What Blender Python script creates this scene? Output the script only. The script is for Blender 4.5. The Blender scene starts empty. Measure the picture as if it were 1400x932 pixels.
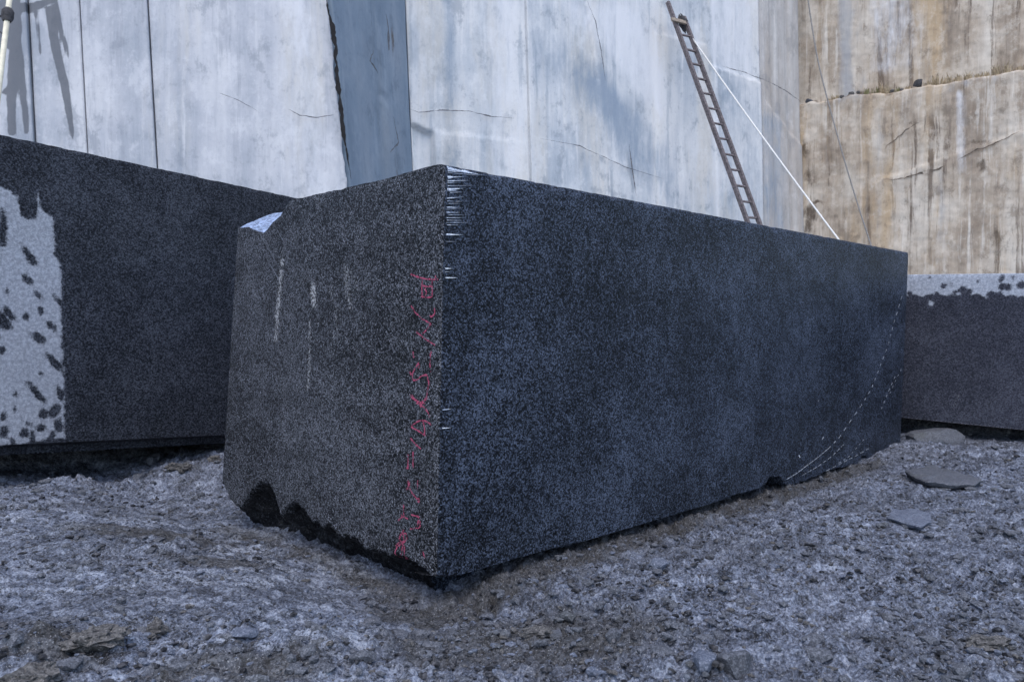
import bpy, math, random
import numpy as np
from mathutils import Matrix, Vector

# ---------------------------------------------------------------- camera, sky, sun, exposure
scn = bpy.context.scene
C = scn.collection
CAM_H, PITCH, FPX = 1.12, math.radians(1.37), 1089.0        # survey of the photograph: eye height, tilt, focal length
cam = bpy.data.cameras.new('camera'); cam.sensor_width = 36; cam.lens = 28.0
cam.clip_start = 0.05; cam.clip_end = 500
cam.dof.use_dof = True; cam.dof.focus_distance = 4.2; cam.dof.aperture_fstop = 6.3
co = bpy.data.objects.new('camera', cam); C.objects.link(co)
co.location = (0, 0, CAM_H); co.rotation_euler = (math.pi/2 - PITCH, 0, 0)
scn.camera = co

SUN_EL, SUN_AZ = math.radians(62), math.radians(190)         # azimuth clockwise from +Y: behind and left of the camera
world = bpy.data.worlds.new('World'); scn.world = world; world.use_nodes = True
wn = world.node_tree.nodes; wl = world.node_tree.links; wn.clear()
sky = wn.new('ShaderNodeTexSky'); sky.sky_type = 'NISHITA'; sky.sun_disc = False
sky.sun_elevation = SUN_EL; sky.sun_rotation = SUN_AZ; sky.air_density = 1.0; sky.dust_density = 2.0; sky.ozone_density = 1.0
bg = wn.new('ShaderNodeBackground'); bg.inputs['Strength'].default_value = 0.15
wo = wn.new('ShaderNodeOutputWorld'); wl.new(sky.outputs[0], bg.inputs[0]); wl.new(bg.outputs[0], wo.inputs[0])
sd = bpy.data.lights.new('sun', 'SUN'); sd.energy = 0.55; sd.angle = math.radians(45); sd.color = (1.0, 0.97, 0.93)
so = bpy.data.objects.new('sun', sd); C.objects.link(so)
sv = Vector((math.sin(SUN_AZ)*math.cos(SUN_EL), math.cos(SUN_AZ)*math.cos(SUN_EL), math.sin(SUN_EL)))
so.rotation_euler = (-sv).to_track_quat('-Z', 'Y').to_euler(); so.location = sv*30
vs = scn.view_settings; vs.view_transform = 'Standard'; vs.look = 'None'; vs.gamma = 1.0; vs.use_curve_mapping = False
vs.exposure = 1.0

# ---------------------------------------------------------------- helpers
rng = np.random.default_rng(7); random.seed(7)

def ray(px, py):
    a = (px-700)/FPX; b = -(py-466)/FPX
    return np.array([a, math.cos(PITCH)+b*math.sin(PITCH), -math.sin(PITCH)+b*math.cos(PITCH)])
EYE = np.array([0, 0, CAM_H])
def on_plane(px, py, p0, n):                                 # where a line of sight meets a known surface
    d = ray(px, py); p0 = np.asarray(p0, float); n = np.asarray(n, float)
    return EYE + d*(np.dot(p0-EYE, n)/np.dot(d, n))

def _hash(ix, iy, iz, seed):
    h = (ix.astype(np.int64)*374761393 + iy.astype(np.int64)*668265263 + iz.astype(np.int64)*2147483647 + seed*974711) & 0x7fffffff
    h = ((h ^ (h >> 13))*1274126177) & 0x7fffffff
    h = ((h ^ (h >> 16))*2246822519) & 0x7fffffff
    return (h ^ (h >> 15)) & 0x7fffffff
def noise3(x, y, z=0.0, seed=0):                             # gradient noise, about -1..1
    x, y, z = np.broadcast_arrays(np.asarray(x, float), np.asarray(y, float), np.asarray(z, float))
    ix, iy, iz = np.floor(x), np.floor(y), np.floor(z)
    fx, fy, fz = x-ix, y-iy, z-iz
    u, v, w = [f*f*f*(f*(f*6-15)+10) for f in (fx, fy, fz)]
    out = 0
    for dx in (0, 1):
        for dy in (0, 1):
            for dz in (0, 1):
                h = _hash(ix+dx, iy+dy, iz+dz, seed)
                th = (h & 1023)/1023*2*np.pi; cz = ((h >> 10) & 1023)/1023*2-1
                sz = np.sqrt(1-cz*cz)
                g = sz*np.cos(th)*(fx-dx) + sz*np.sin(th)*(fy-dy) + cz*(fz-dz)
                out = out + g*(u if dx else 1-u)*(v if dy else 1-v)*(w if dz else 1-w)
    return out*1.6
def fbm(x, y, z=0.0, oct=4, seed=0, gain=.5):
    s = 0; a = 1; t = 0
    for o in range(oct):
        s = s + a*noise3(x*2**o, y*2**o, np.asarray(z)*2**o, seed+o*17); t += a; a *= gain
    return s/t
def sstep(a, b, x):
    t = np.clip((x-a)/(b-a), 0, 1); return t*t*(3-2*t)
def poly_sdf(x, y, poly):                                    # >0 inside, metres
    p = np.asarray(poly, float); d = np.full(x.shape, 1e9); ins = np.zeros(x.shape, bool)
    for i in range(len(p)):
        a, b = p[i], p[(i+1) % len(p)]
        e = b-a; wx, wy = x-a[0], y-a[1]
        t = np.clip((wx*e[0]+wy*e[1])/max(e@e, 1e-12), 0, 1)
        d = np.minimum(d, np.hypot(wx-t*e[0], wy-t*e[1]))
        c = ((a[1] > y) != (b[1] > y)) & (x < (b[0]-a[0])*(y-a[1])/((b[1]-a[1]) if abs(b[1]-a[1]) > 1e-9 else 1e-9)+a[0])
        ins ^= c
    return np.where(ins, d, -d)

def mesh_np(name, V, Q, smooth=True, attrs=None, midx=None):
    me = bpy.data.meshes.new(name); Q = np.asarray(Q)
    me.vertices.add(len(V)); me.vertices.foreach_set('co', np.asarray(V, np.float32).ravel())
    k = Q.shape[1]
    me.loops.add(Q.size); me.loops.foreach_set('vertex_index', Q.astype(np.int32).ravel())
    me.polygons.add(len(Q)); me.polygons.foreach_set('loop_start', np.arange(0, Q.size, k, dtype=np.int32))
    if midx is not None: me.polygons.foreach_set('material_index', np.asarray(midx, np.int32))
    me.update(calc_edges=True)
    me.polygons.foreach_set('use_smooth', np.full(len(Q), smooth))
    for nm, a in (attrs or {}).items():
        at = me.attributes.new(nm, 'FLOAT', 'POINT'); at.data.foreach_set('value', np.asarray(a, np.float32).ravel())
    me.validate(); me.update()
    return me
def grid_quads(nv, nu, base=0):
    i = np.arange(nv*nu).reshape(nv, nu)+base
    return np.stack([i[:-1, :-1], i[:-1, 1:], i[1:, 1:], i[1:, :-1]], -1).reshape(-1, 4)
def link(name, me, mats, parent=None, loc=None):
    o = bpy.data.objects.new(name, me); C.objects.link(o)
    for m in (mats if isinstance(mats, (list, tuple)) else [mats]):
        if me is not None and m is not None and len(me.materials) < len(mats if isinstance(mats, (list, tuple)) else [mats]): me.materials.append(m)
    if parent: o.parent = parent
    if loc is not None: o.location = loc
    return o
def empty(name, loc=(0, 0, 0)):
    o = bpy.data.objects.new(name, None); C.objects.link(o); o.location = loc; o.empty_display_size = .2; return o
def tag(o, label=None, cat=None, group=None, kind=None):
    if label: o['label'] = label
    if cat: o['category'] = cat
    if group: o['group'] = group
    if kind: o['kind'] = kind
    return o
def tube(pts, rad, seg=8):
    pts = [Vector(p) for p in pts]; n = len(pts); V = []; Q = []
    rad = rad if hasattr(rad, '__len__') else [rad]*n
    ref = Vector((.3, .2, .9)).normalized()
    for i, p in enumerate(pts):
        t = (pts[min(i+1, n-1)]-pts[max(i-1, 0)]).normalized()
        a = t.cross(ref)
        if a.length < .05: a = t.cross(Vector((1, 0, 0)))
        a.normalize(); b = t.cross(a)
        for k in range(seg):
            th = 2*math.pi*k/seg; V.append(p+(a*math.cos(th)+b*math.sin(th))*rad[i])
    for i in range(n-1):
        for k in range(seg):
            Q.append((i*seg+k, i*seg+(k+1) % seg, (i+1)*seg+(k+1) % seg, (i+1)*seg+k))
    for base, i in ((len(V), 0), (len(V)+1, n-1)):
        V.append(pts[i])
        for k in range(0, seg, 1):
            Q.append((base, i*seg+k, i*seg+(k+1) % seg, i*seg+(k+1) % seg))
    return V, Q
def tube_obj(name, pts, rad, mat, parent=None, seg=8):
    V, Q = tube(pts, rad, seg)
    me = bpy.data.meshes.new(name)
    me.from_pydata([tuple(v) for v in V], [], [tuple(dict.fromkeys(q)) for q in Q])
    for p in me.polygons: p.use_smooth = True
    me.update(); return link(name, me, mat, parent)

# ---------------------------------------------------------------- node helpers
class NT:
    def __init__(s, name):
        s.m = bpy.data.materials.new(name); s.m.use_nodes = True; s.t = s.m.node_tree; s.t.nodes.clear()
        s.out = s.n('ShaderNodeOutputMaterial'); s.p = s.n('ShaderNodeBsdfPrincipled'); s.l(s.p.outputs[0], s.out.inputs[0])
        s.tc = s.n('ShaderNodeTexCoord').outputs['Object']
    def n(s, k): return s.t.nodes.new(k)
    def l(s, a, b): s.t.links.new(a, b)
    def set(s, sock, v):
        if isinstance(v, bpy.types.NodeSocket): s.l(v, sock)
        else: sock.default_value = v
    def mapping(s, v, scale=(1, 1, 1), rot=(0, 0, 0), loc=(0, 0, 0)):
        n = s.n('ShaderNodeMapping'); s.l(v, n.inputs[0]); n.inputs['Scale'].default_value = scale
        n.inputs['Rotation'].default_value = rot; n.inputs['Location'].default_value = loc; return n.outputs[0]
    def noise(s, v, scale, detail=3, rough=.55, dist=0.0, color=False):
        n = s.n('ShaderNodeTexNoise'); s.l(v, n.inputs['Vector']); n.inputs['Scale'].default_value = scale
        n.inputs['Detail'].default_value = detail; n.inputs['Roughness'].default_value = rough; n.inputs['Distortion'].default_value = dist
        return n.outputs[1 if color else 0]
    def voro(s, v, scale, feature='F1', out='Color', rand=1.0):
        n = s.n('ShaderNodeTexVoronoi'); n.feature = feature; s.l(v, n.inputs['Vector']); n.inputs['Scale'].default_value = scale
        n.inputs['Randomness'].default_value = rand; return n.outputs[out]
    def math(s, op, a, b=0.0, c=0.0, clamp=False):
        n = s.n('ShaderNodeMath'); n.operation = op; n.use_clamp = clamp
        s.set(n.inputs[0], a); s.set(n.inputs[1], b); s.set(n.inputs[2], c); return n.outputs[0]
    def ss(s, x, a, b):
        n = s.n('ShaderNodeMapRange'); n.interpolation_type = 'SMOOTHSTEP'; s.set(n.inputs[0], x)
        n.inputs[1].default_value = a; n.inputs[2].default_value = b; return n.outputs[0]
    def mix(s, f, a, b, mode='MIX'):
        n = s.n('ShaderNodeMix'); n.data_type = 'RGBA'; n.blend_type = mode; s.set(n.inputs[0], f)
        for k, v in ((6, a), (7, b)):
            if isinstance(v, tuple): v = (*v, 1) if len(v) == 3 else v
            s.set(n.inputs[k], v)
        return n.outputs[2]
    def ramp(s, x, stops, interp='LINEAR'):
        n = s.n('ShaderNodeValToRGB'); s.l(x, n.inputs[0]); r = n.color_ramp; r.interpolation = interp
        while len(r.elements) < len(stops): r.elements.new(.5)
        for e, (p, c) in zip(r.elements, stops):
            e.position = p; e.color = (*c, 1) if isinstance(c, tuple) else (c, c, c, 1)
        return n.outputs[0]
    def attr(s, nm):
        n = s.n('ShaderNodeAttribute'); n.attribute_name = nm; return n.outputs['Fac']
    def bump(s, h, strength=.3, dist=.01, prev=None):
        n = s.n('ShaderNodeBump'); s.l(h, n.inputs['Height']); n.inputs['Strength'].default_value = strength
        n.inputs['Distance'].default_value = dist
        if prev is not None: s.l(prev, n.inputs['Normal'])
        return n.outputs[0]
    def done(s, col, rough, normal=None, spec=.5):
        s.set(s.p.inputs['Base Color'], (*col, 1) if isinstance(col, tuple) else col); s.set(s.p.inputs['Roughness'], rough)
        s.p.inputs['Specular IOR Level'].default_value = spec
        if normal is not None: s.l(normal, s.p.inputs['Normal'])
        return s.m

def granite(name, dark, mid, light, grain=85, rough=.5, scratch=0.0, pale=(.36, .43, .58), warm=0.0, patch=.5, spec=.14, speck=.5, pvar=.6):
    t = NT(name); v = t.tc
    wob = t.noise(v, 30, 2, color=True)
    vv = t.n('ShaderNodeVectorMath'); vv.operation = 'MULTIPLY_ADD'
    t.l(wob, vv.inputs[0]); vv.inputs[1].default_value = (.012,)*3; t.l(v, vv.inputs[2]); vv = vv.outputs[0]
    cell = t.n('ShaderNodeSeparateColor'); t.l(t.voro(vv, grain), cell.inputs[0])
    n1 = t.noise(v, grain*.62, 4, .65)
    g = t.math('ADD', t.math('MULTIPLY', cell.outputs[0], .45), t.math('MULTIPLY', n1, .62))
    big = t.noise(v, 1.3, 5, .6); bigs = t.ss(big, .35, .68)
    g = t.math('ADD', g, t.math('MULTIPLY', t.math('SUBTRACT', bigs, .5), .10*patch))
    mid2 = t.noise(v, 9, 4, .6)
    g = t.math('ADD', g, t.math('MULTIPLY', t.math('SUBTRACT', mid2, .5), .22*patch))
    col = t.ramp(g, [(.36, dark), (.50, mid), (.64, tuple(.55*a+.45*b for a, b in zip(mid, light))), (.78, light)])
    # scattered felspar flecks
    fl = t.ss(t.math('ADD', t.math('MULTIPLY', cell.outputs[1], .5), t.math('MULTIPLY', t.noise(v, 37, 3), .7)), .80, .90)
    col = t.mix(t.math('MULTIPLY', fl, speck), col, light)
    vd = t.n('ShaderNodeTexVoronoi'); t.l(vv, vd.inputs['Vector']); vd.inputs['Scale'].default_value = grain*.8
    vc = t.n('ShaderNodeSeparateColor'); t.l(vd.outputs['Color'], vc.inputs[0])
    dot = t.math('MULTIPLY', t.ss(vd.outputs['Distance'], .42, .28), t.ss(vc.outputs[0], .72, .80))
    col = t.mix(t.math('MULTIPLY', dot, speck), col, tuple(min(.6, c*1.9) for c in light))
    dkd = t.math('MULTIPLY', t.ss(vd.outputs['Distance'], .50, .35), t.ss(vc.outputs[1], .62, .70))
    col = t.mix(t.math('MULTIPLY', dkd, .75), col, dark)
    # green-brown film in patches
    film = t.ss(t.noise(t.mapping(v, (1, 1, 1), loc=(3.1, 7, 1)), 3.3, 5, .65), .52, .70)
    col = t.mix(t.math('MULTIPLY', film, .45+warm), col, t.mix(.75, col, tuple(a*b for a, b in zip(mid, (1.05, 1.0, .72)))))
    h = t.math('MULTIPLY_ADD', n1, .6, t.math('MULTIPLY', cell.outputs[2], .4))
    if scratch:
        sc = t.noise(t.mapping(v, (1, 1, 1), rot=(math.radians(45), 0, 0)), 1, 1)
        m1 = t.mapping(t.mapping(v, rot=(math.radians(-43), 0, 0)), (1, 1.6, 95))
        sc = t.ss(t.noise(m1, 1, 2, .6), .62, .74)
        where = t.ss(t.noise(t.mapping(v, (1, 1, 1), loc=(9, 2, 4)), 1.6, 3), .40, .62)
        zz = t.n('ShaderNodeSeparateXYZ'); t.l(v, zz.inputs[0])
        where = t.math('MULTIPLY', where, t.ss(zz.outputs['Z'], .75, 1.5))
        col = t.mix(t.math('MULTIPLY', t.math('MULTIPLY', sc, where), scratch), col, tuple(min(1, a*1.25) for a in light))
        h = t.math('ADD', h, t.math('MULTIPLY', sc, .3))
    # pale dry dust where the attribute says the stone dried or is freshly broken, that corner with sky light painted in
    a = t.attr('pale')
    e = t.math('ADD', a, t.math('MULTIPLY', t.math('SUBTRACT', t.noise(v, 30, 6, .75), .5), .075))
    pm = t.ss(e, -.009, .013)
    pc = t.mix(t.ss(t.noise(v, 40, 6, .78), .40, .60), tuple(c*pvar for c in pale), pale)
    pc = t.mix(t.math('MULTIPLY', t.ss(g, .62, .45), .35), pc, tuple(c*.55 for c in pale))
    col = t.mix(pm, col, pc)
    # lime streaks
    st = t.attr('streak'); stm = t.ss(t.math('ADD', st, t.math('MULTIPLY', t.math('SUBTRACT', t.noise(v, 75, 5, .8), .5), 4.5)), .70, 1.10)
    col = t.mix(t.math('MULTIPLY', stm, .75), col, (.50, .51, .53))
    fr = t.attr('broken_dark'); col = t.mix(t.math('MULTIPLY', fr, t.math('MULTIPLY_ADD', t.ss(n1, .42, .62), -.28, .97)), col, (.006, .0065, .008))
    r = t.math('MULTIPLY_ADD', n1, .3, rough-.15)
    r = t.math('ADD', r, t.math('MULTIPLY', pm, .35), clamp=True)
    return t.done(col, r, t.bump(h, .55, .004), spec)

def simple(name, col, rough=.7, var=.3, scale=30, metal=0.0, bump=.3):
    t = NT(name); n = t.noise(t.tc, scale, 4, .6)
    c = t.mix(t.ss(n, .3, .7), tuple(x*(1-var) for x in col), tuple(min(1, x*(1+var)) for x in col))
    t.p.inputs['Metallic'].default_value = metal
    return t.done(c, rough, t.bump(n, bump, .005))
# ---------------------------------------------------------------- materials
M_ROUGH = granite('granite_rough_face', (.0025, .003, .004), (.0095, .011, .0145), (.145, .155, .182), grain=160, rough=.50, scratch=1.0, warm=-.2, speck=.9, patch=1.0)
M_SAWN = granite('granite_sawn_face', (.002, .003, .005), (.011, .0145, .023), (.095, .118, .17), grain=145, rough=.5, patch=1.5, speck=.5, pale=(.34, .43, .62), pvar=.3)  # bluer than the rough face: sky reflection put into the base colour
M_WET = granite('granite_wet_dusty', (.008, .0095, .0135), (.023, .027, .037), (.078, .086, .108), grain=110, rough=.6, pale=(.43, .46, .525), warm=-.35, patch=1.5, speck=.3)
M_FAR = granite('granite_far_block', (.017, .019, .029), (.034, .038, .056), (.072, .078, .104), grain=110, rough=.6, pale=(.44, .48, .56), warm=-.3, patch=1.8, speck=.3)
M_NOTCH = granite('notch_glint_granite', (.24, .30, .40), (.46, .53, .63), (.74, .78, .84), grain=150, rough=.35)  # lighter chipped stone, with the grooves' sky glints put into its colour
M_STONE = granite('loose_granite', (.055, .06, .072), (.085, .092, .11), (.15, .16, .185), grain=190, rough=.75)
M_CHIP = granite('wet_chips', (.012, .013, .016), (.035, .037, .043), (.10, .10, .11), grain=60, rough=.55)
M_STONE_BLUE = granite('loose_granite_blue', (.075, .088, .12), (.11, .128, .172), (.18, .20, .25), grain=190, rough=.7)
M_CLOD = granite('mud_clod', (.055, .054, .055), (.09, .088, .088), (.15, .146, .145), grain=150, rough=.9)

def chalk(name, col, cover):
    t = NT(name); n = t.noise(t.tc, 170, 2, .6); n2 = t.noise(t.tc, 45, 2)
    f = t.ss(t.math('ADD', n, t.math('MULTIPLY', t.math('SUBTRACT', n2, .5), .5)), cover, cover+.10)
    tr = t.n('ShaderNodeBsdfTransparent'); mx = t.n('ShaderNodeMixShader')
    t.l(f, mx.inputs[0]); t.l(tr.outputs[0], mx.inputs[1]); t.l(t.p.outputs[0], mx.inputs[2]); t.l(mx.outputs[0], t.out.inputs[0])
    return t.done(col, .9)
M_CRAYON = chalk('red_crayon', (.36, .062, .125), .41)
M_WIREMARK = chalk('white_scrape', (.60, .63, .68), .36)

def wall_mat(name, cols, streak_cols, warm_amt, dark_amt, seed=0.0, bare=(.25, .315, .40)):
    t = NT(name); v = t.mapping(t.tc, loc=(seed, seed*1.7, seed*.6))
    wob = t.n('ShaderNodeVectorMath'); wob.operation = 'MULTIPLY_ADD'
    t.l(t.noise(v, .9, 3, color=True), wob.inputs[0]); wob.inputs[1].default_value = (.10, .10, .8); t.l(v, wob.inputs[2]); v2 = wob.outputs[0]
    s1 = t.noise(t.mapping(v2, (1.7, 1.7, .16)), 1, 7, .66)           # broad runs of dust
    s2 = t.noise(t.mapping(v2, (7, 7, .30)), 1, 7, .68)                # narrow runs
    s3 = t.noise(t.mapping(v2, (19, 19, .55)), 1, 5, .65)
    b = t.noise(v, .55, 5, .6)
    g = t.math('ADD', t.math('MULTIPLY', s1, .55), t.math('MULTIPLY', b, .45))
    col = t.ramp(g, [(.36, cols[0]), (.48, cols[1]), (.60, cols[2])])
    here = t.ss(t.noise(t.mapping(v, (1, 1, .45), loc=(7, 2, 9)), .8, 4, .6), .40, .58); here2 = t.math('MULTIPLY_ADD', here, .85, .15)
    col = t.mix(t.math('MULTIPLY', t.math('MULTIPLY', t.ss(s2, .52, .66), .65), t.math('SUBTRACT', 1.15, here)), col, streak_cols[0])
    col = t.mix(t.math('MULTIPLY', t.math('MULTIPLY', t.ss(s2, .48, .36), dark_amt), here2), col, streak_cols[1])
    wv = t.noise(t.mapping(v2, (1.2, 1.2, .16), loc=(5, 3, 2)), 1, 5, .65)
    col = t.mix(t.math('MULTIPLY', t.ss(wv, .50, .66), warm_amt), col, streak_cols[2])
    col = t.mix(t.math('MULTIPLY', t.ss(s3, .60, .74), .22), col, streak_cols[3])
    bl = t.noise(t.mapping(v, (1, 1, .7), loc=(1, 8, 5)), 2.6, 9, .74)
    col = t.mix(t.math('MULTIPLY', t.ss(bl, .50, .64), .45), col, tuple(min(.8, c*1.12) for c in cols[2]))
    col = t.mix(t.math('MULTIPLY', t.ss(bl, .47, .36), .55), col, tuple(c*.80 for c in cols[0]))
    fine = t.noise(v, 14, 6, .75)
    col = t.mix(t.math('MULTIPLY', t.ss(fine, .52, .75), .28), col, tuple(c*.62 for c in cols[0]))
    # rock colour tone drawn on the wall: tone<0 bare blue rock, >0 fresh pale dust
    tn = t.attr('tone')
    tnn = t.math('ADD', tn, t.math('MULTIPLY', t.math('SUBTRACT', t.noise(t.mapping(v2, (1.6, 1.6, .4)), 3.0, 7, .72), .5), 1.5))
    col = t.mix(t.math('MULTIPLY', t.ss(tnn, -.15, -.95), .85), col, bare)
    col = t.mix(t.math('MULTIPLY', t.ss(tnn, .15, .95), .8), col, (.72, .74, .78))
    br = t.attr('moss'); brn = t.math('ADD', br, t.math('MULTIPLY', t.math('SUBTRACT', t.noise(t.mapping(v, (1, 1, .45)), 8, 7, .78), .5), 2.2))
    col = t.mix(t.math('MULTIPLY', t.math('MULTIPLY', t.ss(brn, .2, 1.0), t.ss(br, .02, .35)), .9), col, (.085, .062, .044))
    wt = t.math('ADD', t.attr('wet'), t.math('MULTIPLY', t.math('SUBTRACT', t.noise(t.mapping(v, (1, 1, .4)), 9, 3), .5), .06))
    wm = t.ss(wt, -.008, .012)
    col = t.mix(t.math('MULTIPLY', wm, .86), col, (.105, .115, .135))
    h = t.math('ADD', t.math('MULTIPLY', fine, .6), t.math('MULTIPLY', s2, .5))
    return t.done(col, t.math('SUBTRACT', .88, t.math('MULTIPLY', wm, .35)), t.bump(h, .35, .03), .3)
M_WALL_A = wall_mat('dusty_wall', ((.33, .365, .42), (.49, .51, .555), (.63, .64, .665)), ((.68, .69, .71), (.31, .335, .385), (.60, .57, .50), (.62, .63, .66)), .45, .5)
M_WALL_RET = wall_mat('shaded_blue_wall', ((.17, .225, .29), (.21, .27, .34), (.26, .31, .37)), ((.28, .34, .41), (.17, .21, .27), (.30, .31, .31), (.27, .32, .38)), .2, .4, 3.0)  # shade of the return face painted as a darker, bluer rock colour
M_WALL_B = wall_mat('streaked_wall', ((.31, .365, .43), (.50, .54, .585), (.66, .675, .69)), ((.74, .75, .76), (.29, .345, .41), (.62, .585, .52), (.74, .74, .75)), .5, .6, 6.0)
M_WALL_R = wall_mat('rusty_wall', ((.22, .175, .135), (.42, .355, .285), (.60, .55, .48)), ((.70, .67, .62), (.13, .098, .075), (.46, .34, .21), (.34, .35, .38)), .75, .95, 11.0, (.33, .345, .37))

def ground_mat():
    t = NT('granite_mud'); v = t.tc
    n1 = t.noise(v, 55, 5, .68); n2 = t.noise(v, 7, 5, .62); n3 = t.noise(v, 1.1, 4, .6)
    n4 = t.noise(v, 22, 5, .72); n1 = t.noise(v, 80, 4, .7)
    g = t.math('ADD', t.math('MULTIPLY', n1, .4), t.math('ADD', t.math('MULTIPLY', n2, .28), t.math('MULTIPLY', n4, .32)))
    col = t.ramp(g, [(.41, (.009, .0105, .015)), (.47, (.066, .077, .105)), (.53, (.17, .195, .26)), (.61, (.40, .45, .55))])
    col = t.mix(t.math('MULTIPLY', t.ss(n3, .45, .66), .12), col, t.mix(.6, col, (.17, .155, .135)))
    sheen = t.noise(t.mapping(t.mapping(v, rot=(0, 0, .35)), (1.6, 6.5, 1), loc=(4, 1, 0)), 2.2, 7, .72)  # pale streaks: sheen of the slick mud painted as colour
    damp = t.ss(t.noise(t.mapping(v, (1, 1.5, 1), loc=(2.3, 5.1, 0)), .85, 5, .6), .44, .60)
    col = t.mix(t.math('MULTIPLY', damp, .48), col, t.mix(.55, col, (.022, .023, .026)))
    sheen = t.math('MULTIPLY', t.math('MULTIPLY', t.ss(sheen, .47, .62), t.math('MULTIPLY_ADD', damp, -.75, 1.0)), t.math('MULTIPLY_ADD', t.attr('slick'), 1.1, .22))
    col = t.mix(t.math('MULTIPLY', sheen, t.ss(n1, .38, .58)), col, (.40, .44, .52))
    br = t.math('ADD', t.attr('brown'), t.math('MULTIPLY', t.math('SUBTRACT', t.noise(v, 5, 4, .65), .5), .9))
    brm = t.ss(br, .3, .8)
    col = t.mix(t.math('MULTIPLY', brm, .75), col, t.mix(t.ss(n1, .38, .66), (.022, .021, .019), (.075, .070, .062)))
    gr = t.ss(t.noise(v, 150, 2, .5), .62, .72)
    col = t.mix(t.math('MULTIPLY', gr, .55), col, (.50, .51, .54))
    dk = t.ss(t.noise(t.mapping(v, loc=(3, 3, 3)), 95, 3, .6), .60, .70)
    col = t.mix(t.math('MULTIPLY', dk, .65), col, (.05, .05, .055))
    sm = t.attr('slick')
    r = t.math('SUBTRACT', .86, t.math('MULTIPLY', sm, t.ss(t.noise(t.mapping(v, (1.2, 5, 1)), 3, 4, .6), .40, .60)))
    r = t.math('MAXIMUM', t.math('SUBTRACT', r, t.math('MULTIPLY', t.ss(n4, .42, .60), .40)), .26)
    return t.done(col, r, t.bump(n1, .8, .012, t.bump(n4, .7, .025)), .3)
M_GROUND = ground_mat()
M_IRON = simple('rusted_iron', (.15, .13, .135), .7, .4, 25, .3)
M_WOOD = simple('weathered_wood', (.26, .22, .18), .85, .3, 20)
M_RAG = simple('dark_rag', (.045, .045, .05), .9, .4, 30)
M_ROPE = simple('white_rope', (.72, .72, .70), .8, .1, 60)
M_CABLE = simple('grey_cable', (.24, .235, .23), .7, .2, 30)
M_HOSE = simple('cream_pole', (.70, .66, .52), .55, .12, 12)
M_GRASS = simple('dry_grass', (.37, .30, .20), .9, .35, 14)
M_HERB = simple('green_herb', (.21, .20, .10), .9, .35, 14)

# ---------------------------------------------------------------- block outlines (measured)
A45 = math.radians(44.94)
ex = np.array([math.cos(A45), math.sin(A45), 0]); ey = np.array([-math.sin(A45), math.cos(A45), 0]); ez = np.array([0, 0, 1.])
B0 = np.array([-.33, 3.44, 0.0]); LX, LY, LZ = 5.58, 2.04, 1.79
N_LEFT, N_RIGHT = -ex, -ey                                  # outward normals of the two visible faces

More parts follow.
